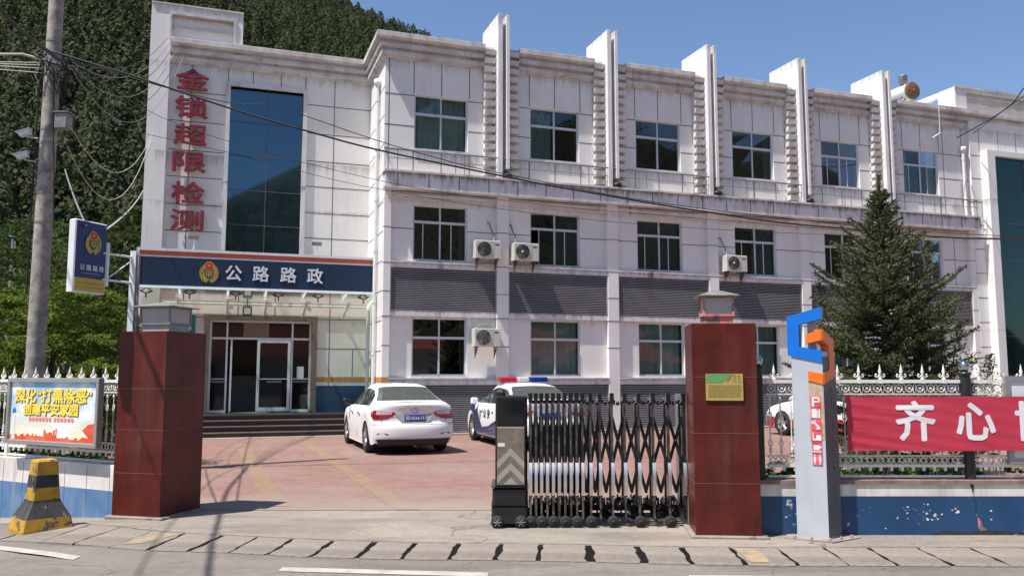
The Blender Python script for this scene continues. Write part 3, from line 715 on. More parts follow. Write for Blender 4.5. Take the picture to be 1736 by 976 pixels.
# white dotted lettering strips and notices on the glass (illegible in the photograph)
mb = MB()
for a, b, y in ((-4.48,-4.12,2.585),(-2.92,-2.50,2.525),(-2.17,-1.76,2.585)):
    n = 9
    for k in range(n):
        x = a+(b-a)*(k+.5)/n; q = (b-a)/n*.36; mb.box(x-q,x+q,y-.002,y,1.47,1.475); mb.box(x-q*.2,x+q*.2,y-.002,y,1.455,1.51); mb.box(x-q,x+q,y-.002,y,1.50,1.506)
mb.build('glass_lettering', 'sign_white', dsc)
nt_ = MB(); nt_.box(-2.06,-1.86,2.57,2.58,1.58,1.93); o = nt_.build('paper_notice', 'sign_white', dsc)
mb = MB(); mb.box(-3.62,-2.90,2.57,2.585,2.79,3.21); o = mb.build('transom_plaque', 'stone_brown', dsc)
mb = MB()
for k in range(7): mb.box(-3.52+.075*k,-3.47+.075*k,2.566,2.57,3.08,3.13)
mb.build('plaque_lettering', 'red_paint', o)
# steps
mb = MB()
for i in range(4):
    v0 = -.45-.30*i; z = .145*(i+1)
    mb.box(-7.2,-.008,-v0,-(v0-.30) if i<3 else 2.5,0 if i==0 else z-.145,z,0)
    mb.box(-7.21,-.008,-v0-.02,-v0+.10,z-.022,z+.003,1)
    if i < 3: mb.box(-7.2,-.008,-(v0-.30),2.5,z-.145,z-.001,0)
mb.build('entrance_steps', ['step_stone','step_edge'], bld)
# canopy: glass sheet, front beam, brackets, spider fittings
mb = MB(); mb.add([(-6.45,.80,3.99),(-.03,.80,3.99),(-.03,2.45,3.76),(-6.45,2.45,3.76)], [(0,1,2,3)]); mb.add([(-6.45,.80,4.005),(-.03,.80,4.005),(-.03,2.45,3.775),(-6.45,2.45,3.775)], [(0,1,2,3)])
M['canopy_glass'] = glass('canopy_glass', (.78,.90,.80), .12, .1)
mb.build('canopy_glass', 'canopy_glass', bld)
mb = MB(); mb.box(-6.45,-.03,2.40,2.46,3.70,3.76)
mb.build('canopy_rail', 'ledge', bld)
for s in (-5.4,-4.1,-3.05,-1.95,-.75):
    mb = MB(); mb.prism([(0,0),(0,.10),(1.35,.36),(1.35,.30)], lambda a,b,d: (d, 2.44-a, 3.42+b), s-.03, s+.03)
    mb.box(s-.06,s+.06,2.42,2.5,3.38,3.56); mb.build('canopy_bracket', 'white_alum', bld)
for s in (-6.2,-5.1,-3.9,-2.75,-1.65,-.35):
    mb = MB(); c = Vector((s,1.05,3.87))
    for dx, dy in ((.13,.12),(-.13,.12),(.13,-.12),(-.13,-.12)):
        mb.tube([c, c+Vector((dx,dy,.06))], .014, 6); mb.lathe([(0,0),(.03,.0),(.03,.02),(0,.02)], tuple(c+Vector((dx,dy,.055))), n=8)
    mb.tube([c+Vector((0,0,.02)), c-Vector((0,0,.12))], .02, 6); mb.build('spider_fitting', 'ac_dark', bld)

# ------------------------------------------------------------------ things on the building
def emblem(parent, x, y, z, h, name='emblem'):
    k = h/2; mb = MB()
    P = lambda a, b, d=0: (x+a*k, y-d, z+b*k)
    def disc(cx, cz, rx, rz, d, m, n=20):
        mb.add([P(cx+rx*math.cos(2*math.pi*i/n), cz+rz*math.sin(2*math.pi*i/n), d) for i in range(n)], [tuple(range(n))], m)
    for sd in (-1, 1):                                    # laurel halves
        for i in range(9):
            a = R(-78+15.5*i); cx, cz = sd*.72*math.cos(a), -.12+.80*math.sin(a)
            for q in (-.55, .55):
                t = a+math.pi/2+q; dx, dz = sd*math.cos(t)*.22, math.sin(t)*.22
                nx, nz = -dz*.35, dx*.35
                mb.add([P(cx-dx*.3,cz-dz*.3,.006+.001*i), P(cx+dx*.5+nx,cz+dz*.5+nz,.006+.001*i), P(cx+dx,cz+dz,.006+.001*i), P(cx+dx*.5-nx,cz+dz*.5-nz,.006+.001*i)], [(0,1,2,3)], 0)
    disc(0,-.1,.60,.72,.003,3); disc(0,.55,.42,.42,.006,0); disc(0,.56,.34,.34,.009,1)
    star = [(.17*(1 if i%2==0 else .42)*math.cos(R(90+36*i)), .58+.17*(1 if i%2==0 else .42)*math.sin(R(90+36*i))) for i in range(10)]
    mb.add([P(a,b,.012) for a,b in star], [tuple(range(10))], 0)
    sh = [(-.40,.18),(.40,.18),(.40,-.25),(.26,-.5),(0,-.68),(-.26,-.5),(-.40,-.25)]
    mb.add([P(a,b,.010) for a,b in sh], [tuple(range(7))], 2)
    for a,b,c,d in ((-.30,.30,.02,.08),(-.05,.05,-.5,.05),(-.26,-.16,-.3,.0),(.16,.26,-.3,.0),(-.28,.28,-.34,-.27)):
        mb.add([P(a,c,.013),P(b,c,.013),P(b,d,.013),P(a,d,.013)], [(0,1,2,3)], 0)
    return mb.build(name, ['gold','red_paint','blue_band','gold'], parent)

# red wall characters
for i, (ch, zt, zb) in enumerate((('金',10.68,10.05),('锁',9.85,9.20),('超',9.02,8.38),('限',8.18,7.57),('检',7.29,6.63),('测',6.46,5.84))):
    p = B2W(-5.30, -2.36, (zt+zb)/2)
    h_ = zt-zb
    me = text_mesh(ch, 1.0, .035, .019); me.materials.clear(); me.materials.append(M['red_char'])
    co = np.array([v.co[:] for v in me.vertices]); mn, mx = co.min(0), co.max(0)
    for v in me.vertices:
        v.co.x = (v.co.x-(mn[0]+mx[0])/2)/(mx[0]-mn[0])*.92; v.co.y = (v.co.y-(mn[1]+mx[1])/2)/(mx[1]-mn[1])*h_
    o = bpy.data.objects.new('wall_character', me); COL.objects.link(o); o.location = p; o.rotation_euler = (R(90),0,BA)
    tag(o, ['topmost dark red character, shaped like a roof over a frame, on the entrance pier','second dark red character from the top of the entrance pier','third dark red character from the top, with a long sweeping foot stroke','fourth dark red character from the top of the entrance pier','second lowest dark red character on the entrance pier','lowest dark red character on the entrance pier, just above the floodlight'][i], 'character', 'red characters running down the entrance pier')

# main sign over the entrance
sg = empty('entrance_sign', tuple(B2W(0,0,0)), BA, 'long navy sign with orange stripe, gold emblem and white characters over the entrance', 'sign')
YS = 1.0; SL = -6.46; SR = -.02
mb = MB(); mb.box(SL,SR,YS-.02,YS+.25,4.03,5.09,0)
mb.build('sign_box', 'metal_grey', sg)
mb = MB()
for a in ((SL-.01,SR+.005,5.03,5.10),(SL-.01,SR+.005,4.02,4.085),(SL-.01,SL+.06,4.085,5.03),(SR-.06,SR+.005,4.085,5.03)): mb.box(a[0],a[1],YS-.06,YS+.26,a[2],a[3])
mb.build('sign_frame', 'sign_white', sg)
mb = MB(); mb.box(SL+.06,SR-.06,YS-.035,YS-.02,4.085,4.86,0); mb.box(SL+.06,SR-.06,YS-.036,YS-.02,4.86,4.905,1); mb.box(SL+.06,SR-.06,YS-.037,YS-.02,4.905,5.03,2)
mb.build('sign_face', ['sign_navy','sign_white','sign_orange'], sg)
emblem(sg, -4.62, YS-.045, 4.50, .60)
for ch, x in zip('公路路政', (-3.98,-3.25,-2.50,-1.76)):
    text('sign_lettering', ch, .46, 'sign_white', sg, (x, YS-.05, 4.46), extrude=.008, bold=.009)
# floodlights above and under the sign
def floodlight(s, v, z, label, up=True):
    e = empty('floodlight', tuple(B2W(s,v,z)), BA, label, 'floodlight')
    mb = MB(); mb.box(-.14,.14,-.05,.05,.30,.40); mb.build('lamp_head', 'metal_grey', e)
    mb = MB(); mb.tube([(0,0,0),(.02,-.03,.3)], .02, 6); mb.build('bracket', 'white_alum', e)
floodlight(-5.05,-1.1,5.10,'small floodlight on a white stalk above the entrance sign, below the red characters')
floodlight(-1.72,-1.1,5.10,'small floodlight on a white stalk above the right half of the entrance sign')
e = empty('floodlight', tuple(B2W(-3.55,-2.2,3.55)), BA, 'square white floodlight hanging under the glass canopy left of the door', 'floodlight')
mb = MB(); mb.bbox(-.13,.13,-.12,.02,-.15,.12,.02); mb.build('lamp_head', 'ac_dark', e)
mb = MB(); mb.box(-.09,.09,-.135,-.122,-.11,.07); mb.build('lens', 'sign_white', e)
mb = MB(); mb.tube([(0,0,.1),(0,.1,.2),(0,.28,.2)], .018, 6); mb.build('bracket', 'ac_dark', e)
mb = MB(); mb.box(-.16,.16,-.04,0,-.55,.20)
o = mb.build('wall_sign', 'teal_sign', loc=tuple(B2W(-5.12,-2.44,3.2)), rz=BA); tag(o, 'small teal vertical sign on the wall left of the entrance door', 'sign')
for k, z in enumerate((-.06,-.20)): text('sign_lettering', '服务'[k], .13, 'sign_white', o, (0,-.045,z), extrude=.002, bold=.002)

# air conditioners
def ac(s, z, label, brand=1, stain=False):
    e = empty('air_conditioner', tuple(B2W(s,0,z)), BA, label, 'air conditioner', 'outdoor air conditioner units on the facade')
    mb = MB(); mb.bbox(0,.78,-.44,-.14,.03,.55,.015); mb.build('casing', 'ac_white', e)
    mb = MB(); mb.lathe([(.215,-.455),(.205,-.46),(.205,-.44),(0,-.44)], (.27,0,.29), 'y', 24)
    for r_ in (.05,.09,.13,.17): mb.lathe([(r_-.004,-.462),(r_+.004,-.462)], (.27,0,.29), 'y', 20)
    for q in range(12): a = 2*math.pi*q/12; mb.tube([(.27,-.46,.29),(.27+.205*math.cos(a),-.46,.29+.205*math.sin(a))], .003, 4)
    mb.build('fan_grille', 'ac_dark', e)
    mb = MB(); mb.lathe([(0,-.468),(.035,-.468),(.04,-.45)], (.27,0,.29), 'y', 12); mb.build('fan_hub', 'ac_white' if brand else 'ac_dark', e)
    mb = MB(); mb.box(.60,.72,-.444,-.44,.42,.46); mb.box(.56,.565,-.443,-.44,.05,.53); mb.build('badge', 'ac_dark', e)
    mb = MB()
    for x in (.08,.66): mb.box(x,x+.04,-.46,-.14,-.01,.03); mb.prism([(-.15,-.02),(-.15,-.30),(-.42,-.02)], lambda a,b,d: (d,a,b), x+.01, x+.03)
    mb.build('bracket', 'rust_iron', e)
    mb = MB()
    hx = .60 if brand != 2 else .1
    mb.tube([(hx,-.30,.55),(hx+.02,-.22,.75),(hx-.05,-.15,.95),(hx-.08,-.10,1.12),(hx-.10,.0,1.16)] if not stain else [(.1,-.2,.55),(.25,-.18,.66),(.5,-.18,.66),(.68,-.2,.52),(.72,-.2,.1)], .022, 7)
    mb.build('pipe', 'metal_grey', e)
ac(2.62,5.02,'dusty white air conditioner on the second floor right of the first window',0)
ac(3.80,5.00,'white air conditioner on the second floor overlapping the half-open second window',2)
ac(11.05,4.98,'white air conditioner on the second floor beside the fourth window, above the right gate pillar',2)
ac(2.60,2.46,'white air conditioner on the ground floor with soot stain above it',0,True)

# solar water heater on the roof
e = empty('solar_water_heater', tuple(B2W(20.4,-.9,11.2)), BA, 'rusty solar water heater with horizontal tank on the roof edge behind the last fin', 'water heater')
mb = MB(); mb.lathe([(0,0),(.33,0),(.33,.01)], (0,0,1.28), 'y', 24); mb.lathe([(.33,0.01),(.33,3.2),(0,3.2)], (0,0,1.28), 'y', 24); mb.build('tank', 'heater_white', e)
mb = MB(); mb.lathe([(0,-.03),(.30,-.03),(.35,-.0),(.35,.06)], (0,0,1.28), 'y', 24); mb.lathe([(0,-.06),(.05,-.06),(.07,-.03)], (.05,0,1.28), 'y', 10); mb.build('end_cap', 'brass_brown', e)
mb = MB(); mb.lathe([(0,0),(.10,0),(.16,.03),(.16,.33),(.17,.36),(.13,.36)], (-.1,.35,1.60), 'z', 16); mb.build('vent_tank', 'metal_grey', e)
mb = MB()
for k in range(14): mb.tube([(-.15,.3+.2*k,1.15),(-1.35,.3+.2*k,.15)], .03, 6)
mb.build('vacuum_tubes', 'police_blue', e)
mb = MB()
for y in (.2,2.9): mb.tube([(.1,y,0),(.05,y,1.0)], .025, 6); mb.tube([(-1.5,y,.0),(-.1,y,1.05)], .025, 6)
mb.build('stand', 'brass_brown', e)

# ------------------------------------------------------------------ gate pillars and lanterns
def pillar(F, yaw, wd, dp, h, label, joints, plinth=True):
    e = empty('gate_pillar', (F[0],F[1],0), yaw, label, 'gate pillar', 'red granite gate pillars')
    mb = MB(); mb.bbox(0,wd,0,dp,.03 if plinth else -.15,h,.006,0)
    for z in joints: mb.box(-.002,wd+.002,-.002,dp+.002,z-.003,z+.003,1)
    for z in joints:
        pass
    mb.build('shaft', ['granite','granite_joint'], e)
    mb = MB(); mb.bbox(-.05,wd+.07,-.06,dp+.05,-.15,.03,.01); mb.build('plinth', 'apron', e)
    return e
LP = (-4.70,10.07)
pillar(LP, R(-14.5), .66, .77, 2.18, 'dark red granite gate pillar on the left of the entrance', (.52,1.02,1.50))
RP = (1.885,8.83)
pillar(RP, R(-5), .665, .62, 2.20, 'dark red granite gate pillar on the right with a gold plaque', (.55,1.06,1.64))
def lantern(loc, yaw, k, label, peel):
    e = empty('pillar_lantern', loc, yaw, label, 'lantern', 'box lanterns on the gate pillars')
    a = .19*k
    mb = MB(); mb.bbox(-a*.92,a*.92,-a*.92,a*.92,0,.09,.004); mb.build('base', 'peel' if peel else 'lantern_panel', e)
    mb = MB()
    for x in (-a,a-.02):
        for y in (-a,a-.02): mb.box(x,x+.02,y,y+.02,.085,.30)
    mb.box(-a-.004,a+.004,-a-.004,a+.004,.085,.105); mb.box(-a,a,-a,a,.28,.30); mb.build('frame', 'peel' if peel else 'metal_grey', e)
    mb = MB(); mb.box(-a+.012,a-.012,-a+.012,a-.012,.105,.28); mb.build('panel', 'lantern_panel', e)
    b = a*1.32; mb = MB(); mb.add([(-b,-b,.30),(b,-b,.30),(b,b,.30),(-b,b,.30),(-b,-b,.308),(b,-b,.308),(b,b,.308),(-b,b,.308),(-.03,-.03,.375),(.03,-.03,.375),(.03,.03,.375),(-.03,.03,.375)],
        [(0,1,2,3),(0,1,5,4),(1,2,6,5),(2,3,7,6),(3,0,4,7),(4,5,9,8),(5,6,10,9),(6,7,11,10),(7,4,8,11),(8,9,10,11)]); mb.build('lamp_roof', 'metal_grey', e)
lc = Vector((LP[0],LP[1],0))+Matrix.Rotation(R(-14.5),3,'Z')@Vector((.36,.36,0))
lantern((lc.x,lc.y,2.18), R(-14.5), 1.12, 'grey box lantern with pyramid roof on the left gate pillar', False)
lc = Vector((RP[0],RP[1],0))+Matrix.Rotation(R(-5),3,'Z')@Vector((.31,.31,0))
lantern((lc.x,lc.y,2.20), R(-5), .86, 'box lantern with peeling red paint on the right gate pillar', True)
# plaque on the right pillar
Rm = Matrix.Rotation(R(-5),3,'Z'); pp = Vector((RP[0],RP[1],0))+Rm@Vector((.325,-.012,1.535))
e = empty('plaque', tuple(pp), R(-5), 'gold plaque with green heading on the right gate pillar', 'plaque')
mb = MB(); mb.box(-.19,.19,-.004,.010,-.138,.138); mb.build('plate', 'plaque', e)
mb = MB(); mb.add([(-.185,-.006,.045),(-.03,-.006,.045),(.02,-.006,.08),(.10,-.006,.135),(-.185,-.006,.135)], [(0,1,2,3,4)]); mb.build('heading', 'plaque_green', e)
mb = MB()
random.seed(3)
for r_ in range(9):
    z = .02-.015*r_; x = -.165
    while x < .16:
        w_ = random.uniform(.012,.04); mb.box(x,min(x+w_,.17),-.0065,-.004,z-.0025,z+.0025); x += w_+.007
for r_ in range(4):
    for x in (.09,.135): mb.box(x,x+.03,-.0065,-.004,.115-.02*r_,.119-.02*r_)
mb.add([(.02,-.008,.06),(.035,-.008,.06),(.07,-.008,.125),(.06,-.008,.125)], [(0,1,2,3)]); mb.add([(.04,-.0085,.095),(.085,-.0085,.085),(.085,-.0085,.09),(.04,-.0085,.103)], [(0,1,2,3)])
mb.build('engraving', 'plaque_ink', e)

# ------------------------------------------------------------------ retractable gate
GXL = [.205,.265,.325,.39,.455,.52,.585,.65,.715,.78,.87,.975,1.11,1.25,1.405,1.565,1.735,1.905]
gt = empty('retractable_gate', (0,9.42,0), 0, 'black and chrome retractable gate pulled half open across the driveway', 'gate')
def gframe(x, i):
    mb = MB()                                             # chrome front leg with a bulge, over the top, dark rear leg
    fr = [(x,0,.09),(x,0,.34),(x,0,.72),(x,0,1.36),(x,.02,1.42)]
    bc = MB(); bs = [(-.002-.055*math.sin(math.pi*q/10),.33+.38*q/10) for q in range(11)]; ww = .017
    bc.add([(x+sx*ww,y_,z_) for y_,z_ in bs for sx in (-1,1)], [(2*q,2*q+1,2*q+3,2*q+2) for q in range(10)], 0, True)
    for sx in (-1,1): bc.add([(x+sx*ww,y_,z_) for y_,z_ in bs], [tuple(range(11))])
    n = len(fr)
    for k in range(n-1):
        (xa,ya,za),(xb,yb,zb) = fr[k],fr[k+1]; w_ = .0115
        wa = wb = w_
        mb.add([(x-wa,ya,za),(x+wa,ya,za),(x+wa,ya+.03,za),(x-wa,ya+.03,za),(x-wb,yb,zb),(x+wb,yb,zb),(x+wb,yb+.03,zb),(x-wb,yb+.03,zb)],
               [(0,1,5,4),(1,2,6,5),(2,3,7,6),(3,0,4,7),(0,3,2,1),(4,5,6,7)], 0)
    f = mb.build('gate_frame', 'gate_steel', gt); bc.build('leg_bulge', 'steel_sky_glint', f)  # bulge of the same leg, lightened to paint in its sky highlight
    mb = MB()
    mb.box(x-.015,x+.015,.032,.055,.30,1.40); mb.box(x-.013,x+.013,.24,.265,.20,1.40); mb.box(x-.015,x+.015,.03,.265,1.38,1.41); mb.box(x-.014,x+.014,.05,.56,.20,.225)
    mb.box(x-.022,x+.022,-.012,.05,1.36,1.46)
    mb.box(x-.021,x+.021,-.008,.035,.705,.72); mb.box(x-.021,x+.021,-.008,.035,.33,.345)
    mb.build('rear_leg', 'black_gloss', f)
    if i % 2 == 0:
        for y in (-.02,.58):
            mb = MB(); mb.lathe([(0,-.022),(.05,-.022),(.066,-.012),(.066,.012),(.05,.022),(0,.022)], (x,y,.066), 'y', 16)
            mb.lathe([(0,-.026),(.022,-.026),(.022,-.022)], (x,y,.066), 'y', 8)
            mb.build('wheel', 'rubber', f)
for i, x in enumerate(GXL): gframe(x, i)
def gbar(a, b, y, w_=.017):
    mb = MB(); a = Vector((a[0],y,a[1])); b = Vector((b[0],y,b[1])); d = (b-a).normalized(); p = Vector((-d.z,0,d.x))*w_
    for q in (0,): mb.add([a-p,a+p,b+p,b-p,(a-p)+Vector((0,.012,0)),(a+p)+Vector((0,.012,0)),(b+p)+Vector((0,.012,0)),(b-p)+Vector((0,.012,0))], [(0,1,2,3),(4,5,6,7),(0,1,5,4),(1,2,6,5),(2,3,7,6),(3,0,4,7)])
    return mb
for i in range(len(GXL)-1):
    a, b = GXL[i]+.004, GXL[i+1]-.004; m_ = (a+b)/2
    mb = MB()
    for y in (.058,):
        for p, q, yo in (((a,1.20),(b,.66),0),((b,1.20),(a,.66),.014),((a,.66),(m_,.38),0),((b,.66),(m_,.38),.014),):
            g = gbar(p,q,y+yo); mb.add(g.v, g.f)
        for px, pz in ((m_,.93),(m_,.38),(a,.66),(a,1.20)): mb.lathe([(0,-.012),(.016,-.012),(.016,.028),(0,.028)], (px,y,pz), 'y', 8)
    k = max(1, int((b-a)/.035))
    for j in range(k): mb.lathe([(0,-.02),(.022,-.012),(.022,.012),(0,.02)], (a+(b-a)*(j+.5)/k,.045,1.355+.008*(-1)**j), 'x', 8)
    mb.build('scissor_link', 'black', gt)
mb = MB()
mb.box(.2,1.93,.56,.60,.10,.16); mb.box(.2,1.93,.50,.53,.03,.08)
for k in range(110):
    x = .22+k*.0156; mb.lathe([(0,-.012),(.035,-.008),(.035,.008),(0,.012)], (x,.56+random.uniform(-.10,.06),random.uniform(.05,.26)), 'x' if k%2 else 'y', 8); mb.tube([(x,.60,.1),(x+random.uniform(-.02,.02),.60,.24)], .008, 5)
mb.build('guide_chain', 'black', gt)
mb = MB(); mb.box(1.93,1.955,-.02,.62,.0,1.44); mb.box(1.955,1.99,.1,.14,0,1.4); mb.build('end_post', 'metal_grey', gt)
# drive unit
mb = MB()
mb.bbox(-.185,.17,.0,.62,.44,1.43,.02); mb.bbox(-.215,.175,-.03,.64,.25,.44,.03); mb.bbox(-.225,.18,-.045,.66,.05,.25,.03)
for z in (.44,.245): mb.box(-.228,.182,-.048,.66,z-.004,z+.004)
du = mb.build('drive_unit', 'black_gloss', gt)
mb = MB(); mb.box(-.155,.125,-.010,.0,1.115,1.375); mb.build('display', 'dark_glass', du)
mb = MB(); mb.box(-.165,.135,-.012,.0,.46,1.09,0); mb.box(-.166,.136,-.0125,.001,1.075,1.092,1)
for k in range(3):                                        # chevrons
    z = .86-.16*k
    for sd in (-1,1):
        pts = [(-.015,z),(-.015+sd*.15,z-.15),(-.015+sd*.15,z-.23),(-.015,z-.08)]
        if pts[2][1] < .465: pts = [(-.015,z),(-.015+sd*.08,z-.08),(-.015,z-.08)] if k == 2 else pts
        mb.add([(x_,-.0135,max(z_,.465)) for x_,z_ in pts], [tuple(range(len(pts)))], 1)
mb.box(-.155,-.08,-.014,-.012,.875,.915,2); mb.build('reflector_panel', ['stone_brown','reflector','sign_white'], du)
mb = MB(); mb.bbox(-.19,-.07,.1,.22,1.43,1.50,.03); mb.build('beacon', 'black', du)
for x in (-.16,.10):
    mb = MB(); mb.lathe([(0,-.03),(.05,-.03),(.07,-.015),(.07,.03),(0,.03)], (x,-.05,.07), 'y', 18); w_ = mb.build('wheel', 'rubber', du)
    mb = MB()
    for q in range(6): a = q*math.pi/3; mb.tube([(x,-.084,.07),(x+.045*math.cos(a),-.084,.07+.045*math.sin(a))], .006, 5)
    mb.build('rim', 'metal_grey', w_)

# ------------------------------------------------------------------ right wall and fence
RW = [(2.55,8.99),(16,8.99)]
mb = MB()
mb.box(2.56,16,8.97,9.17,-.05,.40,1); mb.box(2.56,16,8.972,9.168,.40,.525,0); mb.box(2.55,16.01,8.958,9.18,.525,.565,2)
# crack with exposed brick
mb.add([(4.86,8.968,.20),(4.89,8.968,.15),(4.91,8.968,.09),(4.98,8.968,.035),(4.90,8.968,.025),(4.86,8.968,.08)], [tuple(range(6))], 3)
random.seed(21)
for q in range(60):
    cx = random.choice([random.gauss(4.35,.16), random.gauss(4.35,.3), random.gauss(3.0,.12), random.uniform(3.6,7)]); cz = random.gauss(.22,.06); r_ = random.uniform(.002,.011)*(1.7 if q < 6 else 1)
    if not (.03 < cz < .37) or 3.0 < cx < 3.45: continue
    n_ = 7; mb.add([(cx+r_*random.uniform(.5,1.4)*1.3*math.cos(2*math.pi*i/n_),8.9685,cz+r_*random.uniform(.4,1.2)*math.sin(2*math.pi*i/n_)) for i in range(n_)], [tuple(range(n_))], 0)
mb.add([(4.84,8.9675,.40),(4.855,8.9675,.33),(4.85,8.9675,.26),(4.87,8.9675,.20),(4.862,8.9675,.20),(4.84,8.9675,.26),(4.845,8.9675,.33),(4.825,8.9675,.40)], [tuple(range(8))], 4)
mb.add([(4.80,8.967,.525),(4.83,8.967,.40),(4.835,8.967,.44),(4.84,8.967,.525)], [(0,1,2,3)], 4)
mb.add([(4.3,8.967,.0),(4.5,8.967,.045),(4.75,8.967,.03),(4.95,8.967,.055),(5.3,8.967,.03),(5.6,8.967,.05),(5.7,8.967,.0)], [tuple(range(7))], 4)
o = mb.build('low_wall', ['wall_white','wall_blue','coping','peel','black_paint'])
tag(o, 'low boundary wall painted blue below and white above, right of the gate', 'wall')
fence = empty('iron_fence', (0,9.07,.565), 0, 'ornate white iron fence with spear tips and black posts right of the gate', 'fence')
def finial(mb, x, y, z, k=1.):
    mb.lathe([(.010*k,0),(.022*k,.010),(.022*k,.018),(.009*k,.026),(.007*k,.045),(.010*k,.058),(.019*k,.088),(.011*k,.12),(.0,.178)], (x,y,z), 'z', 8)
    for sd in (-1,1): mb.tube([(x+sd*.004,y,z+.062),(x+sd*.022,y,z+.036),(x+sd*.044,y,z+.034),(x+sd*.054,y,z+.052),(x+sd*.044,y,z+.066),(x+sd*.034,y,z+.058)], .0075*k, 5)
def ring(mb, x, y, z, rx, rz, r_, n=10):
    mb.tube([(x+rx*math.cos(2*math.pi*i/n),y,z+rz*math.sin(2*math.pi*i/n)) for i in range(n+1)], r_, 4, cap=False)
def fence_run(e, x0, x1, pitch, zt, lower=True, seg=None):
    mb = MB(); mb.box(x0,x1,-.018,.018,zt-.03,zt+.005); mb.build('top_rail', 'cream', e)
    mb = MB(); mb.box(x0,x1,-.012,.012,zt-.155,zt-.140); mb.box(x0,x1,-.012,.012,.235,.25); mb.box(x0,x1,-.015,.015,.125,.155); mb.box(x0,x1,-.012,.012,.02,.04); mb.build('rail', 'cream', e)
    mb = MB(); x = x0+pitch*.25; k = 0
    while x < x1-.03:
        ring(mb, x, 0, zt-.085, .038, .038, .007); mb.box(x-.012,x+.012,-.008,.008,zt-.097,zt-.073); 
        ring(mb, x+pitch*.25, 0, zt-.085, .015, .052, .006, 8)
        mb.tube([(x-.05,0,zt-.155),(x-.03,0,zt-.185),(x,0,zt-.155),(x+.03,0,zt-.185),(x+.05,0,zt-.155)], .006, 4)
        x += pitch*.5
    mb.build('frieze', 'cream', e)
    mb = MB(); x = x0+pitch*.25
    while x < x1-.03:
        ring(mb, x, 0, .195, .032, .030, .007); mb.tube([(x-.05,0,.235),(x,0,.16),(x+.05,0,.235)], .006, 4); mb.tube([(x-.05,0,.16),(x,0,.235),(x+.05,0,.16)], .006, 4)
        mb.box(x-.012,x+.012,-.01,.01,.085,.125)
        x += pitch*.5
    mb.build('frieze', 'cream', e)
    x = x0+pitch*.4; k = 0
    while x < x1-.02:
        mb = MB(); finial(mb, x, 0, zt+.0); mb.box(x-.017,x+.017,-.02,.02,zt-.035,zt+.012); mb.build('finial', 'cream', e); x += pitch
    x = x0+pitch*.15
    while x < x1-.02:
        mb = MB(); mb.tube([(x,0,.25),(x,0,zt-.15)], .008, 5); mb.lathe([(.008,-.03),(.02,-.018),(.008,0),(.02,.018),(.008,.03)], (x,0,.30), 'z', 6); mb.lathe([(.008,-.02),(.018,0),(.008,.02)], (x,0,zt-.20), 'z', 6)
        mb.tube([(x,0,.42),(x+.018,0,.39),(x+.022,0,.36),(x+.01,0,.34)], .006, 4); mb.tube([(x,0,.42),(x-.018,0,.39),(x-.022,0,.36),(x-.01,0,.34)], .006, 4)
        ring(mb, x, 0, .66, .020, .05, .006, 8)
        mb.build('baluster', 'cream', e); x += pitch*.5
fence_run(fence, 2.72, 4.80, .228, 1.04); fence_run(fence, 4.92, 7.4, .228, 1.04)
for x, hh in ((2.635,1.18),(4.86,1.12),(7.46,1.12)):
    mb = MB(); mb.tube([(x,0,-.0),(x,0,hh-.02)], .055, 12); mb.lathe([(.055,0),(.068,.01),(.068,.03),(.03,.045)], (x,0,hh-.03), n=12)
    p = mb.build('post', 'fence_black', fence)
    mb = MB(); mb.lathe([(0,-.063)]+[(.063*math.cos(R(a)),.063*math.sin(R(a))) for a in range(-75,90,15)]+[(0,.063)], (x,0,hh+.07), n=16); mb.build('ball_cap', 'chrome', p)
mb = MB(); mb.box(2.56,2.64,-.03,.03,0,1.10); mb.build('post', 'fence_black', fence)

# banner on the right fence
random.seed(5)
bn = empty('banner', (0,8.985,0), 0, 'red cloth banner with white characters tied to the right fence', 'banner')
def bz(x, z): return -.03+.012*math.sin(x*9+z*5)+.008*math.sin(x*23-z*17)
nx_, nz_ = 160, 30; X0, X1 = 3.53, 6.6; vs = []
for j in range(nz_+1):
    for i in range(nx_+1):
        u, v = i/nx_, j/nz_; x = X0+(X1-X0)*u
        zt = 1.435+.003*math.sin(x*7); zb = .868+.004*math.sin(x*5+1)
        z = zb+(zt-zb)*v
        fan = math.exp(-(x-X0)*1.6)                          # folds pulled from the tied left end
        y = -.03+.006*math.sin(x*5)+.0016*fan*math.sin((z-1.15)*90+x*9+3*math.sin(z*9))+.0016*math.sin((z-1.15)*48+x*9)*(.4+fan)+.0012*math.sin(z*130+x*3)*fan
        vs.append((x,y,z))
a = nx_+1; mb = MB(); mb.add(vs, [(j*a+i,j*a+i+1,(j+1)*a+i+1,(j+1)*a+i) for j in range(nz_) for i in range(nx_)], 0, True)
cloth = mb.build('cloth', 'banner', bn)
def cloth_y(x, z):
    fan = math.exp(-(x-X0)*1.6)
    return -.03+.006*math.sin(x*5)+.0016*fan*math.sin((z-1.15)*90+x*9+3*math.sin(z*9))+.0016*math.sin((z-1.15)*48+x*9)*(.4+fan)+.0012*math.sin(z*130+x*3)*fan
for ch, x in zip('齐心协力', (4.255,4.885,5.515,6.145)):
    o = text('lettering', ch, .43, 'banner_white', bn, (0,0,0), rot=(0,0,0), extrude=0, bold=.0125)
    for v in o.data.vertices: lx, lz, k_ = x+v.co.x, 1.145+v.co.y, v.co.z; v.co = (lx, cloth_y(lx, lz)-.0035-k_, lz)
mb = MB()
for z in (1.42,.885): mb.tube([(X0+.01,-.03,z),(X0-.06,.06,z+.01)], .005, 5)
mb.build('tie_cord', 'cable_white', bn)
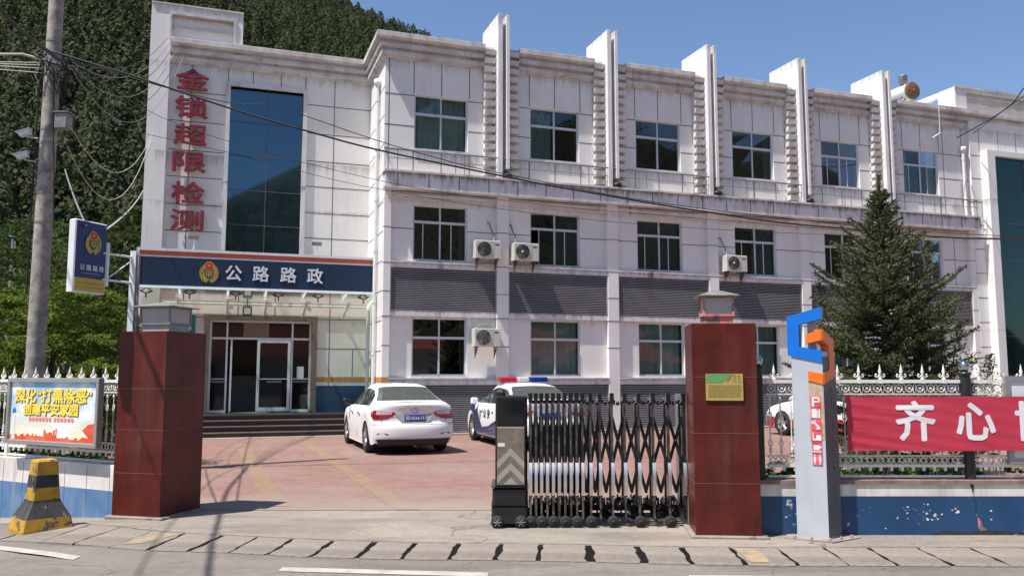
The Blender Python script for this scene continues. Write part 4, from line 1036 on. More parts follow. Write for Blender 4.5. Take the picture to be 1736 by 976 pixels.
# framed notice board behind the banner on the right
nb = empty('notice_board', (6.05,9.0,1.15), 0, 'grey framed notice board on the fence behind the banner', 'notice board')
mb = MB()
for a in ((-.80,-.75,-.42,.50),(.75,.80,-.42,.50),(-.75,.75,.45,.50),(-.75,.75,-.42,-.37)): mb.box(a[0],a[1],-.005,.045,a[2],a[3])
mb.build('frame', 'poster_frame', nb); mb = MB(); mb.box(-.75,.75,.01,.03,-.37,.45); mb.build('board', 'sign_white', nb)

# ------------------------------------------------------------------ totem sign
TA = math.atan2(-.17,.26)
tt = empty('totem_sign', (3.20,8.69,0), 0, 'grey square totem sign post topped by a folded blue and orange emblem', 'totem sign')
# corner B at origin; left face goes to A, right face goes to Cc
A = Vector((-.265,.165,0)); Cc = Vector((.20,.185,0)); D = A+Cc
def tp(l, r_, z, out=0.):                                 # l along left face, r along right face
    p = A*l+Cc*r_; return p+Vector((0,0,z))
mb = MB()
H1 = 1.90
base = [Vector((0,0,0)),Cc,D,A]
mb.add([p for p in base]+[p+Vector((0,0,H1)) for p in base], [(0,1,5,4),(1,2,6,5),(2,3,7,6),(3,0,4,7),(4,5,6,7)])
mb.build('column', 'totem', tt)
nL = Vector((-.165,-.265,0)).normalized(); nR = Vector((.185,-.20,0)).normalized()
mb = MB(); q = [p+nL*.002+nR*.004 for p in (Vector((0,0,.03)),Cc+Vector((0,0,.03)),Cc+Vector((0,0,H1-.05)),Vector((0,0,H1-.05)))]
mb.add([p-nL*.002 for p in q], [(0,1,2,3)]); mb.build('side_panel', 'totem_dark', tt)
mb = MB(); mb.add([p+nL*.003 for p in (A*.47+Vector((0,0,.98)),A*.02+Vector((0,0,1.0)),A*.02+Vector((0,0,1.555)),A*.47+Vector((0,0,1.60)))], [(0,1,2,3)]); mb.build('rusted_panel', 'rust', tt)
mb = MB(); mb.add([(-.42,.10,0),(-.02,-.16,0),(.36,.10,0),(.30,.42,0),(-.25,.45,0)]+[(-.42,.10,.015),(-.02,-.16,.015),(.36,.10,.015),(.30,.42,.015),(-.25,.45,.015)], [(5,6,7,8,9)]+[(i,(i+1)%5,(i+1)%5+5,i+5) for i in range(5)])
bp = mb.build('base_plate', 'apron', tt)
mb = MB()
for p in ((-.32,.08),(-.18,-.01),(-.03,-.10),(.12,-.01),(.26,.08)): mb.lathe([(0,.045),(.008,.045),(.014,.03),(.014,.015)], (p[0],p[1],0), n=6)
mb.build('bolt', 'metal_grey', bp)
# icons: six red tiles with white pictograms
def icon(z, kind):
    s_ = .108/2; 
    e_ = MB(); L = A.normalized()
    def P(a, b, d): return tuple(L*(.083-a)+Vector((0,0,z+b))+nL*d)
    e_.add([P(-s_*.9,-s_,.008),P(s_*.9,-s_,.008),P(s_*.9,s_,.008),P(-s_*.9,s_,.008),P(-s_*.9,-s_,.0),P(s_*.9,-s_,.0),P(s_*.9,s_,.0),P(-s_*.9,s_,.0)], [(0,1,2,3),(0,1,5,4),(1,2,6,5),(2,3,7,6),(3,0,4,7)])
    o = e_.build('service_icon', 'icon_red', tt)
    g = MB()
    def r4(a,b,c,d): g.add([P(a,c,.010),P(b,c,.010),P(b,d,.010),P(a,d,.010)], [(0,1,2,3)])
    if kind == 0:
        r4(-.035,-.015,-.048,.048); r4(-.015,.03,.033,.05); r4(-.015,.03,-.005,.010); r4(.03,.042,.0,.045)
    elif kind == 1:
        r4(-.04,.01,-.045,.045); r4(.015,.025,-.045,.03); r4(.03,.042,-.045,.045)
    elif kind == 2:
        g.add([P(-.045,.04,.01),P(-.03,.05,.01),P(.045,-.03,.01),P(.03,-.045,.01)], [(0,1,2,3)]); r4(-.045,-.005,.01,.045); r4(.0,.04,-.045,-.03)
    elif kind == 3:
        r4(-.04,.045,-.04,-.02); r4(-.005,.045,-.02,.015); r4(-.04,-.03,-.02,.04)
    elif kind == 4:
        r4(-.035,.025,-.02,.03); r4(.025,.045,.0,.02); r4(-.045,.045,-.04,-.03)
    else:
        for c in (-.025,.025): r4(c-.012,c+.012,-.02,.03); r4(c-.006,c+.006,-.045,-.02); r4(c-.007,c+.007,.035,.05)
    g.build('pictogram', 'sign_white', o)
for k, z in enumerate((1.472,1.362,1.252,1.142,1.032,.918)): pass
for k in range(6): icon(1.385-.117*k, k)
# lettering on the dark right face (mostly weathered away in the photograph)
ang = math.atan2(Cc.y, Cc.x)
for ch, z in (('国',1.50),('道',1.40),('天',.86),('险',.72),('驿',.50),('站',.39),('公',1.12),('路',1.00)):
    p = Cc*.68+Vector((0,0,z))+nR*.008
    text('lettering', ch, .085, 'metal_grey', tt, tuple(p), (R(90),0,ang), extrude=.003)
# emblem blocks: flat bars standing on the two face planes
def slab2(pts, face, th, mt, name):                       # pts: (t, z) with t in metres along the face from corner B
    L = (A if face == 'L' else Cc).normalized(); n_ = nL if face == 'L' else nR
    k = len(pts); vs = [L*t+Vector((0,0,z))+n_*.012 for t,z in pts]+[L*t+Vector((0,0,z))-n_*th for t,z in pts]
    mb = MB(); mb.add(vs, [tuple(range(k)),tuple(range(2*k-1,k-1,-1))]+[(i,(i+1)%k,(i+1)%k+k,i+k) for i in range(k)])
    return mb.build(name, mt, tt)
slab2([(0,2.36),(.345,2.27),(.345,1.865),(0,1.79),(0,1.905),(.225,1.955),(.225,2.185),(0,2.24)], 'L', .10, 'logo_blue', 'blue_emblem')
slab2([(.0,2.13),(.155,2.08),(.155,1.985),(.0,2.02)], 'L', .10, 'logo_orange', 'orange_emblem')
slab2([(.0,2.13),(.235,2.03),(.235,1.64),(.0,1.565),(.0,1.675),(.125,1.715),(.125,1.96),(.0,2.02)], 'R', .08, 'logo_orange', 'orange_emblem')
slab2([(.0,1.675),(.145,1.70),(.145,1.605),(.0,1.565)], 'L', .05, 'logo_orange', 'orange_emblem')
mb = MB(); c_ = (A+Cc)*.5
mb.add([c_+Vector((x,y,z)) for z in (1.9,2.25) for x,y in ((-.05,-.0),(.03,-.03),(.06,.05),(-.02,.08))], [(0,1,5,4),(1,2,6,5),(2,3,7,6),(3,0,4,7),(4,5,6,7)]); mb.build('core', 'totem', tt)

# ------------------------------------------------------------------ left wall, fence, poster, bollard
LA = math.atan2(-.47,.88)                                 # fence runs up-left; local +x points right along it
lf0 = Vector((-4.73,10.11,0)); dl = Vector((-.88,.47,0)).normalized()
lw = empty('low_wall', tuple(lf0), math.atan2(-dl.y,-dl.x), 'low boundary wall painted faded blue and white, left of the gate', 'wall')
mb = MB()
mb.box(-8,.10,.0,.22,-.7,.30,1); mb.box(-8,.10,.001,.219,.30,.60,0)
for x in np.arange(-7.6,0,.42): mb.box(x-.0025,x+.0025,-.0015,.0,-.6,.57,2)
mb.build('wall_body', ['wall_white','wall_blue_old','joint'], lw)
lfn = empty('iron_fence', (lf0.x+.10*.47, lf0.y+.10*.88, .60), math.atan2(-dl.y,-dl.x), 'white iron fence with spear tips left of the gate behind the poster board', 'fence')
fence_run(lfn, -6.0, -.08, .232, 1.0)
for x in (-.05,-2.25,-4.45):
    mb = MB(); mb.box(x-.025,x+.025,-.025,.025,0,1.05); mb.build('post', 'fence_black' if x>-.1 else 'cream', lfn)
pb = empty('poster_board', tuple(lf0+dl*.12+Vector((-.10*.47,-.10*.88,0))), math.atan2(-dl.y,-dl.x), 'metal framed poster with yellow characters on sky blue, hung on the left fence', 'poster board')
PW, PZ0, PZ1 = 1.80, .80, 1.625
mb = MB()
for a in ((-PW,0,PZ1-.05,PZ1),(-PW,0,PZ0,PZ0+.05),(-PW,-PW+.05,PZ0+.05,PZ1-.05),(-.05,0,PZ0+.05,PZ1-.05)): mb.bbox(a[0],a[1],-.05,.03,a[2],a[3],.006)
mb.build('frame', 'poster_frame', pb)
def poster_mat():
    m, nt, o = new_mat('poster_print'); p = N(nt,'ShaderNodeBsdfPrincipled'); p.inputs['Roughness'].default_value = .35; p.inputs['Coat Weight'].default_value = .5
    t = N(nt,'ShaderNodeTexCoord'); sp = N(nt,'ShaderNodeSeparateXYZ'); nt.links.new(t.outputs['Object'], sp.inputs[0])
    sk = mixc(nt, ramp(nt, sp.outputs['Z'], .90, 1.55), (.86,.76,.50), (.16,.46,.76))
    sk2 = mixc(nt, ramp(nt, noise(nt, 2.2, 5, .55, coords(nt,(1,1,1.8))), .46, .62), sk, (.86,.86,.84))
    nt.links.new(sk2, p.inputs['Base Color']); nt.links.new(p.outputs[0], o.inputs[0]); return m
M['poster_print'] = poster_mat()
M['poster_red'] = mat('poster_red', (.62,.03,.02), .4, col2=(.68,.16,.06), scale=3); M['poster_yellow'] = mat('poster_yellow', (.86,.58,.02), .4, col2=(.86,.70,.10), scale=6)
M['poster_pink'] = mat('poster_pink', (.80,.22,.18), .4); M['poster_ink'] = mat('poster_ink', (.16,.05,.01), .4)
mb = MB(); mb.box(-PW+.05,-.05,-.02,.0,PZ0+.05,PZ1-.05); ps = mb.build('print', 'poster_print', pb)
mb = MB(); yb = -.0215                                    # skyline, ground band, lighthouse pillar, flag
pts = [(-PW+.06,PZ0+.05)]+[(-PW+.06,PZ0+.12)]
x = -PW+.1
random.seed(11)
while x < -.35:
    h_ = .095+.012*math.sin(x*4)+random.choice([0,0,.008,.018,.028]) + (random.choice([.03,.06,.085]) if -1.05<x<-.80 else 0); w_ = random.uniform(.012,.032)
    pts += [(x,PZ0+h_),(x+w_,PZ0+h_)]; x += w_
pts += [(-.3,PZ0+.12),(-.05,PZ0+.10),(-.05,PZ0+.05)]
for i in range(1,len(pts)-2): a,b = pts[i],pts[i+1]; mb.add([(a[0],yb,PZ0+.05),(b[0]+.0001,yb,PZ0+.05),(b[0]+.0001,yb,b[1]),(a[0],yb,a[1])], [(0,1,2,3)])
mb.add([(-.30,yb-.001,PZ0+.20),(-.20,yb-.001,PZ0+.27),(-.06,yb-.001,PZ0+.29),(-.05,yb-.001,PZ0+.08),(-.13,yb-.001,PZ0+.07)], [(0,1,2,3,4)])
mb.build('skyline', 'poster_red', ps)
mb = MB(); mb.add([(-PW+.10,yb-.001,PZ0+.06),(-PW+.17,yb-.001,PZ0+.06),(-PW+.155,yb-.001,PZ0+.36),(-PW+.115,yb-.001,PZ0+.36)], [(0,1,2,3)],0)
mb.add([(-PW+.095,yb-.0015,PZ0+.39),(-PW+.175,yb-.0015,PZ0+.39),(-PW+.165,yb-.0015,PZ0+.43),(-PW+.135,yb-.0015,PZ0+.46),(-PW+.105,yb-.0015,PZ0+.43)], [(0,1,2,3,4)],1)
mb.build('tower_picture', ['sign_white','logo_blue'], ps)
for dx, dz, mt, dy in ((.007,-.006,'poster_ink',0),(0,0,'poster_yellow',-.003)):
    text('headline', '深化“打黑除恶”', .182, mt, ps, (-.90+dx,-.024+dy,PZ1-.235+dz), scale=(1.22,1,1), extrude=.001, bold=.006)
    text('headline', '创建平安家园', .150, mt, ps, (-.93+dx,-.024+dy,PZ1-.40+dz), scale=(1.22,1,1), extrude=.001, bold=.006)
mb = MB()
for k in range(13):
    x = -1.33+.067*k+(.03 if k > 6 else 0); mb.lathe([(0,-.0235),(.028,-.0235)], (x,0,PZ1-.51), 'y', 12, sm=False)
mb.build('caption_dots', 'poster_pink', ps)

# concrete bollard
bo = empty('concrete_bollard', (-5.24,9.20,gz(-5.24,9.2)), R(45), 'yellow and black striped concrete barrier block at the roadside', 'bollard')
lv = [(.0,.255),(.06,.25),(.17,.222),(.30,.165),(.36,.142),(.50,.132),(.64,.122),(.76,.112),(.775,.098)]
col = [0,0,1,1,0,1,0,0]                                   # bands bottom to top
lvl = [(-.08,.26),(.03,.262),(.155,.235),(.31,.155),(.345,.145),(.475,.133),(.61,.123),(.755,.113),(.775,.097)]
bands = [0,0,1,1,0,1,0,0]
mb = MB()
for i in range(len(lvl)-1):
    (z0,a),(z1,b) = lvl[i],lvl[i+1]; m_ = bands[i]; ch = .018
    def ringp(a, z): return [(-a+ch,-a,z),(a-ch,-a,z),(a,-a+ch,z),(a,a-ch,z),(a-ch,a,z),(-a+ch,a,z),(-a,a-ch,z),(-a,-a+ch,z)]
    mb.add([(x+.26,y+.26,z) for x,y,z in ringp(a,z0)+ringp(b,z1)], [(j,(j+1)%8,(j+1)%8+8,j+8) for j in range(8)], m_)
mb.add([(x+.26,y+.26,z) for x,y,z in ringp(lvl[-1][1],.775)], [tuple(range(8))], 0)
mb.build('block', ['yellow_paint','black_paint'], bo)

# ------------------------------------------------------------------ cars (local +y is the nose)
random.seed(9)
def car(loc, head, name, label, cat='car', kind='sedan', L=4.55, W=1.80):
    e = empty(name, loc, head, label, cat)
    hw = W/2; ra, fa = -1.33, 1.33; AR = .355
    ys = [-2.10,-2.02,-1.9,-1.72,-1.66,-1.56,-1.45,-1.33,-1.21,-1.10,-1.0,-.94,-.6,-.2,.2,.6,.9,.98,1.04,1.1,1.21,1.33,1.45,1.56,1.66,1.72,1.95,2.1,2.2,2.26]
    wf = lambda y: interp(y, [-2.26,-2.2,-2.0,-1.6,-.8,.8,1.6,2.0,2.2,2.26], [.74,.80,.845,.875,.895,.895,.875,.82,.70,.55])*hw/.9
    zt = lambda y: interp(y, [-2.26,-2.2,-2.1,-1.7,-1.2,1.0,1.4,1.9,2.15,2.26], [1.00,1.05,1.075,1.04,1.00,.97,.90,.80,.68,.58])
    def zb(y):
        z = .20 if abs(y) < 2.0 else .24
        for c in (ra, fa):
            if abs(y-c) < AR: z = max(z, .33+math.sqrt(AR*AR-(y-c)**2))
        return z
    rows = 9; body = MB(); vs = []
    for y in ys:
        w_, t, b = wf(y), zt(y), zb(y)
        sh = [(1.0-.03*(1 if b<.4 else 0), b), (1.0, b+(t-b)*.22), (1.012,b+(t-b)*.45), (1.0,b+(t-b)*.66), (.985,b+(t-b)*.83), (.95,t-.045), (.88,t-.008), (.55,t+.018), (0,t+.028)]
        sec = [(w_*a, y, z) for a, z in sh]
        vs += sec+[(-x,y_,z) for x,y_,z in reversed(sec[:-1])]
    k = 2*rows-1; n = len(ys)
    fs = []; 
    for i in range(n-1):
        for j in range(k-1): fs.append((i*k+j,i*k+j+1,(i+1)*k+j+1,(i+1)*k+j))
    body.add(vs, fs, 0, True); body.add(vs[-k:], [tuple(range(k))], 0, True)
    bo = body.build('body', 'car_white', e)
    # greenhouse
    gy = [-1.78,-1.66,-1.30,-1.02,-.92,-.40,-.32,-.12,-.04,.30,.62,.98]
    zr = lambda y: interp(y, [-1.78,-1.02,-.8,-.3,.2,.98], [1.055,1.40,1.445,1.465,1.425,.985])
    gb = MB(); rg = MB(); fg = MB(); sg_ = {}; P = []
    for y in gy:
        r_ = zr(y); b0 = zt(y)-.03; f = min(1,(r_-b0)/.40)
        w0 = .79*hw/.9; w1 = w0-(.17*f); w2 = w1-.07*(.4+f*.6); w3 = w2-.10
        P.append([(w0,y,b0),(w1,y,b0+(r_-b0)*.80),(w2,y,b0+(r_-b0)*.95),(w3,y,b0+(r_-b0)*.995),(0,y,r_+.012*f)])
    side_glass = {3:0,4:1,5:0,6:1,7:1,8:0,9:1}               # segments between stations that are glass
    for i in range(len(gy)-1):
        ym = (gy[i]+gy[i+1])/2
        for sgn in (1,-1):
            for j in range(4):
                a,b,c,d = P[i][j],P[i][j+1],P[i+1][j+1],P[i+1][j]
                q = [(x*sgn,y,z) for x,y,z in (a,b,c,d)]
                gg = sg_.setdefault((sgn, 0 if ym < -.36 else 1), MB())
                if j == 0 and ((-1.35<ym<-.42) or (-.30<ym<.60)): gg.quad(*q, 0, False)
                elif j >= 2 and (-1.70<ym<-1.0): rg.quad(*q, 0, True)
                elif j >= 2 and ym > .28: fg.quad(*q, 0, True)
                elif j==0 and ym>.6: gg.quad(*q,0,False)
                else: gb.quad(*q, 0, True)
    gb.build('cabin', 'car_white', bo); rg.build('rear_window', 'car_glass', e); fg.build('windscreen', 'car_glass', e)
    for g_ in sg_.values(): g_.build('side_window', 'car_glass', e)
    # pillars and trim
    tr = MB()
    for sgn in (1,-1):
        def S_(y, t, o=.006):
            r_ = zr(y); b0 = zt(y)-.03; f = min(1,(r_-b0)/.40); w0 = .79*hw/.9; w1 = w0-.17*f; z = b0+(r_-b0)*.80*t
            return ((w0+(w1-w0)*t+o)*sgn, y, z)
        tr = MB(); tr.quad(S_(-.40,0),S_(-.32,0),S_(-.32,1),S_(-.40,1)); tr.build('door_pillar', 'car_under', e)
    ln = MB()                                              # shut lines and handles
    for sgn in (1,-1):
        for y in (-.36, .72):
            w_ = wf(y)*1.0+.004; ln.box(sgn*w_-.004 if sgn>0 else sgn*w_, sgn*w_ if sgn>0 else sgn*w_+.004, y-.004, y+.004, .30, .92)
    ln.build('shut_line', 'car_under', e)
    for sgn in (1,-1):
        for y in (-.62,.32):
            hd = MB(); hd.bbox(sgn*(wf(y)+.012)-.012, sgn*(wf(y)+.012)+.012, y-.09, y+.09, .80, .83, .005); hd.build('door_handle', 'chrome' if kind=='sedan' else 'car_white', e)
    # underbody, wheel housings
    ub = MB(); ub.box(-hw*.80,hw*.80,-2.1,2.0,.18,.50); ub.build('underbody', 'car_under', e)
    for sgn in (1,-1): sk = MB(); sk.bbox(sgn*hw*.93-.03, sgn*hw*.93+.03, -.95,.95,.16,.25,.008); sk.build('sill', 'car_under' if kind!='sedan' else 'car_white', e)
    # rear end: one curved surface, split into bumper and boot panel
    RZ = [.24,.30,.40,.52,.60,.635,.66,.72,.80,.88,.96,1.02,1.055,1.075,1.09]
    def rP(u, z, off=0.):
        w_ = interp(z,[.24,.34,.50,.62,.66,.80,.92,1.02,1.075],[.80,.862,.870,.868,.855,.862,.850,.80,.70])*hw/.9*(1 if z<1.08 else .98)
        y0 = interp(z,[.24,.32,.45,.60,.635,.66,.80,.95,1.02,1.055,1.075,1.09],[-2.26,-2.31,-2.325,-2.315,-2.29,-2.255,-2.235,-2.25,-2.27,-2.265,-2.22,-2.02])
        y = y0+(max(-2.09,y0)-y0)*abs(u)**3.2
        return (u*(w_+off*abs(u)), y-off*(1-.6*abs(u)**3), z)
    US = [-1,-.97,-.92,-.85,-.75,-.6,-.4,-.2,0,.2,.4,.6,.75,.85,.92,.97,1]
    def grid(zs_, us_, off=0.):
        g = MB(); k_ = len(us_); g.add([rP(u,z,off) for z in zs_ for u in us_], [(i*k_+j,i*k_+j+1,(i+1)*k_+j+1,(i+1)*k_+j) for i in range(len(zs_)-1) for j in range(k_-1)], 0, True); return g
    grid(RZ[5:], US).build('boot_panel', 'car_white', e); rb = grid(RZ[:6], US, .004).build('rear_bumper', 'car_white', e)
    g = MB(); g.add([rP(u,z,.016) for z in (.22,.27,.33) for u in US[2:-2]], [(i*13+j,i*13+j+1,(i+1)*13+j+1,(i+1)*13+j) for i in range(2) for j in range(12)], 0, True); g.build('diffuser', 'car_under', rb)
    for sgn in (1,-1): rf = MB(); rf.add([rP(sgn*.62,.415,.008),rP(sgn*.90,.425,.008),rP(sgn*.88,.455,.008),rP(sgn*.68,.45,.008)], [(0,1,2,3)]); rf.build('reflector', 'car_under', rb)
    for sgn in (1,-1):
        tl = MB(); uu = [.46,.56,.66,.76,.85,.92,.97,1.0]; lo = [.845,.79,.755,.74,.735,.735,.74,.75]; up = [.865,.895,.912,.925,.93,.93,.925,.915]
        c = [(rP(sgn*u,l,.010),rP(sgn*u,l+(h-l)*.52,.014),rP(sgn*u,h,.010)) for u,l,h in zip(uu,lo,up)]
        for i in range(len(uu)-1):
            tl.quad(c[i][0],c[i+1][0],c[i+1][1],c[i][1],0,True); tl.quad(c[i][1],c[i+1][1],c[i+1][2],c[i][2],0 if i<1 or i>4 else 1,True)
        xs_ = c[-1]; wy_ = [(-2.0,.765,.90),(-1.90,.80,.875)]; pr = xs_
        for y,l,h in wy_:
            x_ = sgn*(wf(y)*1.0+.012); nx3 = ((x_,y,l),(x_+sgn*.003,y,(l+h)/2),(x_,y,h)); tl.quad(pr[0],nx3[0],nx3[1],pr[1],0,True); tl.quad(pr[1],nx3[1],nx3[2],pr[2],0,True); pr = nx3
        tl.build('tail_light', ['tail_red','tail_clear'], e)
    g = MB(); g.add([rP(u,z,.006) for u,z in ((-.45,.85),(.45,.85),(.31,.685),(-.31,.685))], [(0,1,2,3)]); g.build('plate_recess', 'plate_grey', e)
    pl = MB(); pl.box(-.22,.22,-2.265,-2.25,.695,.82); pq = pl.build('number_plate', 'plate_blue', e)
    if kind == 'sedan': text('plate_lettering', '晋AE6615', .10, 'sign_white', pq, (0,-2.269,.757), extrude=.001, bold=.0015)
    g = MB()
    for z in (.633,): g.tube([rP(u,z,.003) for u in US], .005, 4)
    for sgn in (1,-1): g.tube([rP(sgn*.80,z_,.003) for z_ in (.735,.66)], .004, 4)
    g.build('panel_gap', 'car_under', e)
    ch_ = MB(); ch_.tube([rP(u,z,.008) for u,z in ((-.49,.855),(-.42,.79),(-.32,.69),(-.2,.672),(0,.668),(.2,.672),(.32,.69),(.42,.79),(.49,.855))], .009, 6); ch_.build('boot_trim', 'plate_grey', e)
    em = MB(); em.lathe([(.045,-.004),(.055,0),(.045,.004)], (0,0,0), 'y', 20); em.v = [(x*1.5,y-2.256,z+.92) for x,y,z in em.v]; em.tube([(-.045,-2.256,.895),(0,-2.26,.955),(.045,-2.256,.895)], .008, 5); em.build('badge', 'chrome', e)
    # mirrors
    for sgn in (1,-1):
        mr = MB(); mr.bbox(sgn*.97-.09,sgn*.97+.09,.70,.80,.955,1.10,.03); mr.tube([(sgn*.80,.78,.97),(sgn*.92,.75,.99)], .02, 6); mr.build('mirror', 'black_gloss' if kind=='sedan' else 'car_white', e)
    # wheels
    for wy in (ra, fa):
        for sgn in (1,-1):
            wh = MB(); cx = sgn*.785*hw/.9
            prof_ = [(.20,-.10),(.29,-.105),(.315,-.085),(.325,-.04),(.325,.04),(.315,.085),(.29,.105),(.20,.10)]
            wh.lathe(prof_, (cx,wy,.325), 'x', 28); wv = wh.build('wheel', 'rubber', e)
            ri = MB(); o = sgn*.088
            ri.lathe([(.205,o-sgn*.05),(.215,o),(.20,o+sgn*.004),(.185,o-sgn*.02),(.18,o-sgn*.06)], (cx,wy,.325), 'x', 28)
            for q in range(5):
                a = 2*math.pi*q/5+.3
                for dq in (-.16,.16):
                    c0 = Vector((cx+o*.85,wy+.04*math.cos(a+dq*3),.325+.04*math.sin(a+dq*3))); c1 = Vector((cx+o*.95,wy+.195*math.cos(a+dq),.325+.195*math.sin(a+dq)))
                    ri.tube([c0,c1], [.018,.022], 5)
            ri.lathe([(0,o*.9),(.05,o*.9),(.055,o*.6)], (cx,wy,.325), 'x', 12); ri.build('rim', 'rim', wv)
            hb = MB(); hb.lathe([(0,o*.3),(.2,o*.3)], (cx,wy,.325), 'x', 16); hb.build('brake_disc', 'car_under', wv)
    ex = MB(); ex.tube([(-.02,-2.1,.24),(0,-2.2,.20),(.04,-2.25,.17)], .022, 8); ex.build('exhaust', 'metal_grey', e)
    if kind == 'police':
        # blue sweep: wing arch down to the sill, then rising along the door
        def sidepatch(pl_, mt, nm, off=.008):
            for sgn in (1,-1):
                g = MB(); vs_ = []
                for y, z in pl_: vs_.append((sgn*(sidew(y,z)+off), y, z))
                g.add(vs_, [tuple(range(len(vs_)))]); g.build(nm, mt, e)
        def sidew(y, z):
            t, b = zt(y), zb(y); f = (z-b)/max(.01,t-b)
            return wf(y)*interp(f, [0,.22,.45,.66,.83,.95,1], [1.0,1.0,1.012,1.0,.985,.95,.88])
        def ribbon(lo_, hi_, mt, nm):                      # lo_, hi_: z as function of y
            for sgn in (1,-1):
                g = MB(); yy = np.linspace(-1.9,1.95,60)
                for a,b in zip(yy[:-1],yy[1:]):
                    la,ha,lb_,hb_ = max(lo_(a),zb(a)+.02),hi_(a),max(lo_(b),zb(b)+.02),hi_(b)
                    if ha<=la or hb_<=lb_: continue
                    for k_ in range(4):
                        z1,z2,z3,z4 = la+(ha-la)*k_/4, lb_+(hb_-lb_)*k_/4, lb_+(hb_-lb_)*(k_+1)/4, la+(ha-la)*(k_+1)/4
                        g.quad((sgn*(sidew(a,z1)+.008),a,z1),(sgn*(sidew(b,z2)+.008),b,z2),(sgn*(sidew(b,z3)+.008),b,z3),(sgn*(sidew(a,z4)+.008),a,z4),0,True)
                g.build(nm, mt, e)
        ribbon(lambda y: interp(y,[-1.9,-.9,.6,.9,1.0,1.35,1.7,1.9],[.35,.25,.25,.25,.45,.78,.76,.66]), lambda y: interp(y,[-1.9,-1.0,-.3,.25,.75,1.0,1.2,1.5,1.9],[.95,.62,.45,.40,.80,.90,.90,.87,.72]), 'police_blue', 'blue_stripe')
        for sgn in (-1,):
            x = -(sidew(.4,.72)+.012)
            for ch, y in (('公',.02),('安',-.32)): text('lettering', ch, .24, 'police_blue', e, (x,y,.72), (R(90),0,R(-90)), extrude=.002, bold=.004)
            sh = MB(); sh.add([(-(sidew(.45,.5+z)+.014), .46+y, .58+z) for y,z in ((.07,.22),(0,.26),(-.07,.22),(-.075,.08),(0,-.02),(.075,.08))], [tuple(range(6))]); sh.build('police_badge', 'plate_grey', e)
        br = empty('light_bar', (0,-.25,1.47), 0, parent=e)
        q = MB(); q.bbox(-.55,.55,-.13,.13,.0,.03,.01); q.build('bar_base', 'plate_grey', br)
        for a,b,mt in ((-.62,-.20,'bar_red'),(-.18,.12,'tail_clear'),(.14,.60,'bar_blue')):
            q = MB(); q.bbox(a,b,-.15,.15,.03,.145,.03); q.build('bar_lens', mt, br)
        q = MB(); q.tube([(-.5,0,-.03),(-.5,0,.01)], .02, 6); q.tube([(.5,0,-.03),(.5,0,.01)], .02, 6); q.build('bar_foot', 'black', br)
    if kind == 'patrol':
        def sidew(y, z):
            t, b = zt(y), zb(y); f = (z-b)/max(.01,t-b)
            return wf(y)*interp(f, [0,.22,.45,.66,.83,.95,1], [1.0,1.0,1.012,1.0,.985,.95,.88])
        for sgn in (1,-1):
            g = MB(); yy = np.linspace(-2.1,2.1,60)
            for a,b in zip(yy[:-1],yy[1:]):
                la, lb_ = zb(a)+.02, zb(b)+.02; ha, hb_ = max(la,.56-.03*abs(a)), max(lb_,.56-.03*abs(b))
                if ha-la<.01 or hb_-lb_<.01: continue
                for k_ in range(3):
                    z1,z2,z3,z4 = la+(ha-la)*k_/3, lb_+(hb_-lb_)*k_/3, lb_+(hb_-lb_)*(k_+1)/3, la+(ha-la)*(k_+1)/3
                    g.quad((sgn*(sidew(a,z1)+.008),a,z1),(sgn*(sidew(b,z2)+.008),b,z2),(sgn*(sidew(b,z3)+.008),b,z3),(sgn*(sidew(a,z4)+.008),a,z4),0,True)
            g.build('red_stripe', 'bar_red', e)
        x = -(sidew(.2,.72)+.012)
        for ch, y in (('公',.35),('路',.05),('路',-.5),('政',-.8)): text('lettering', ch, .20, 'black', e, (x,y,.74), (R(90),0,R(-90)), extrude=.002, bold=.003)
    return e
HD = math.atan2(.296,.955)
car((-2.80,19.95,.012), HD+R(2.5), 'parked_car', 'white sedan with blue number plate parked in front of the entrance steps')
car((.20,20.90,.012), HD, 'police_car', 'white police car with red and blue light bar behind the retractable gate', 'police car', 'police')
car((8.85,22.75,.012), R(23), 'patrol_car', 'white patrol car with red lower stripe behind the right fence', 'car', 'patrol')

# ------------------------------------------------------------------ poles and overhead cables
px_, py_ = -7.86, 13.9
up = empty('utility_pole', (px_,py_,-.2), 0, 'tall grey concrete utility pole with metal bands behind the poster board', 'utility pole')
mb = MB(); zs = np.linspace(0,11.5,24); mb.tube([(0.0,0,z) for z in zs], [.158-.0050*z for z in zs], 20); mb.build('shaft', 'concrete_pole', up)
for z in (4.4,4.9,5.3,5.75,6.0,6.95,7.15,7.3,7.55):
    r_ = .158-.005*z+.006; mb = MB(); mb.lathe([(r_,-.02),(r_,.02)], (0,0,z), n=18); mb.build('band', 'metal_grey', up)
mb = MB()
for k in range(16):
    a = random.uniform(0,6.28); z = random.uniform(6.9,7.5); mb.tube([(.16*math.cos(a),.16*math.sin(a),z),(.28*math.cos(a+.5),.28*math.sin(a+.5),z-.15),(.20*math.cos(a+1.2),.2*math.sin(a+1.2),z-.4),(.17*math.cos(a+1.5),.17*math.sin(a+1.5),z-.1)], .012, 5)
mb.tube([(-.17,-.06,7.2),(-.19,-.05,5.5),(-.20,-.03,4.2),(-.20,-.03,3.2)], .014, 5); mb.tube([(.10,-.12,7.0),(.14,-.12,5.9),(.19,-.1,5.2),(.20,-.06,4.4)], .012, 5)
mb.build('cable_tangle', 'cable', up)
e = empty('junction_box', (px_+.16,py_-.05,5.80), 0, 'grey metal junction box strapped to the right side of the utility pole', 'junction box')
e.scale = (.72,.72,.72)
mb = MB(); mb.bbox(.0,.30,-.14,.14,.0,.36,.02); mb.build('casing', 'metal_grey', e)
mb = MB(); mb.box(-.02,.33,-.17,.16,.36,.385); mb.build('cover', 'metal_grey', e)
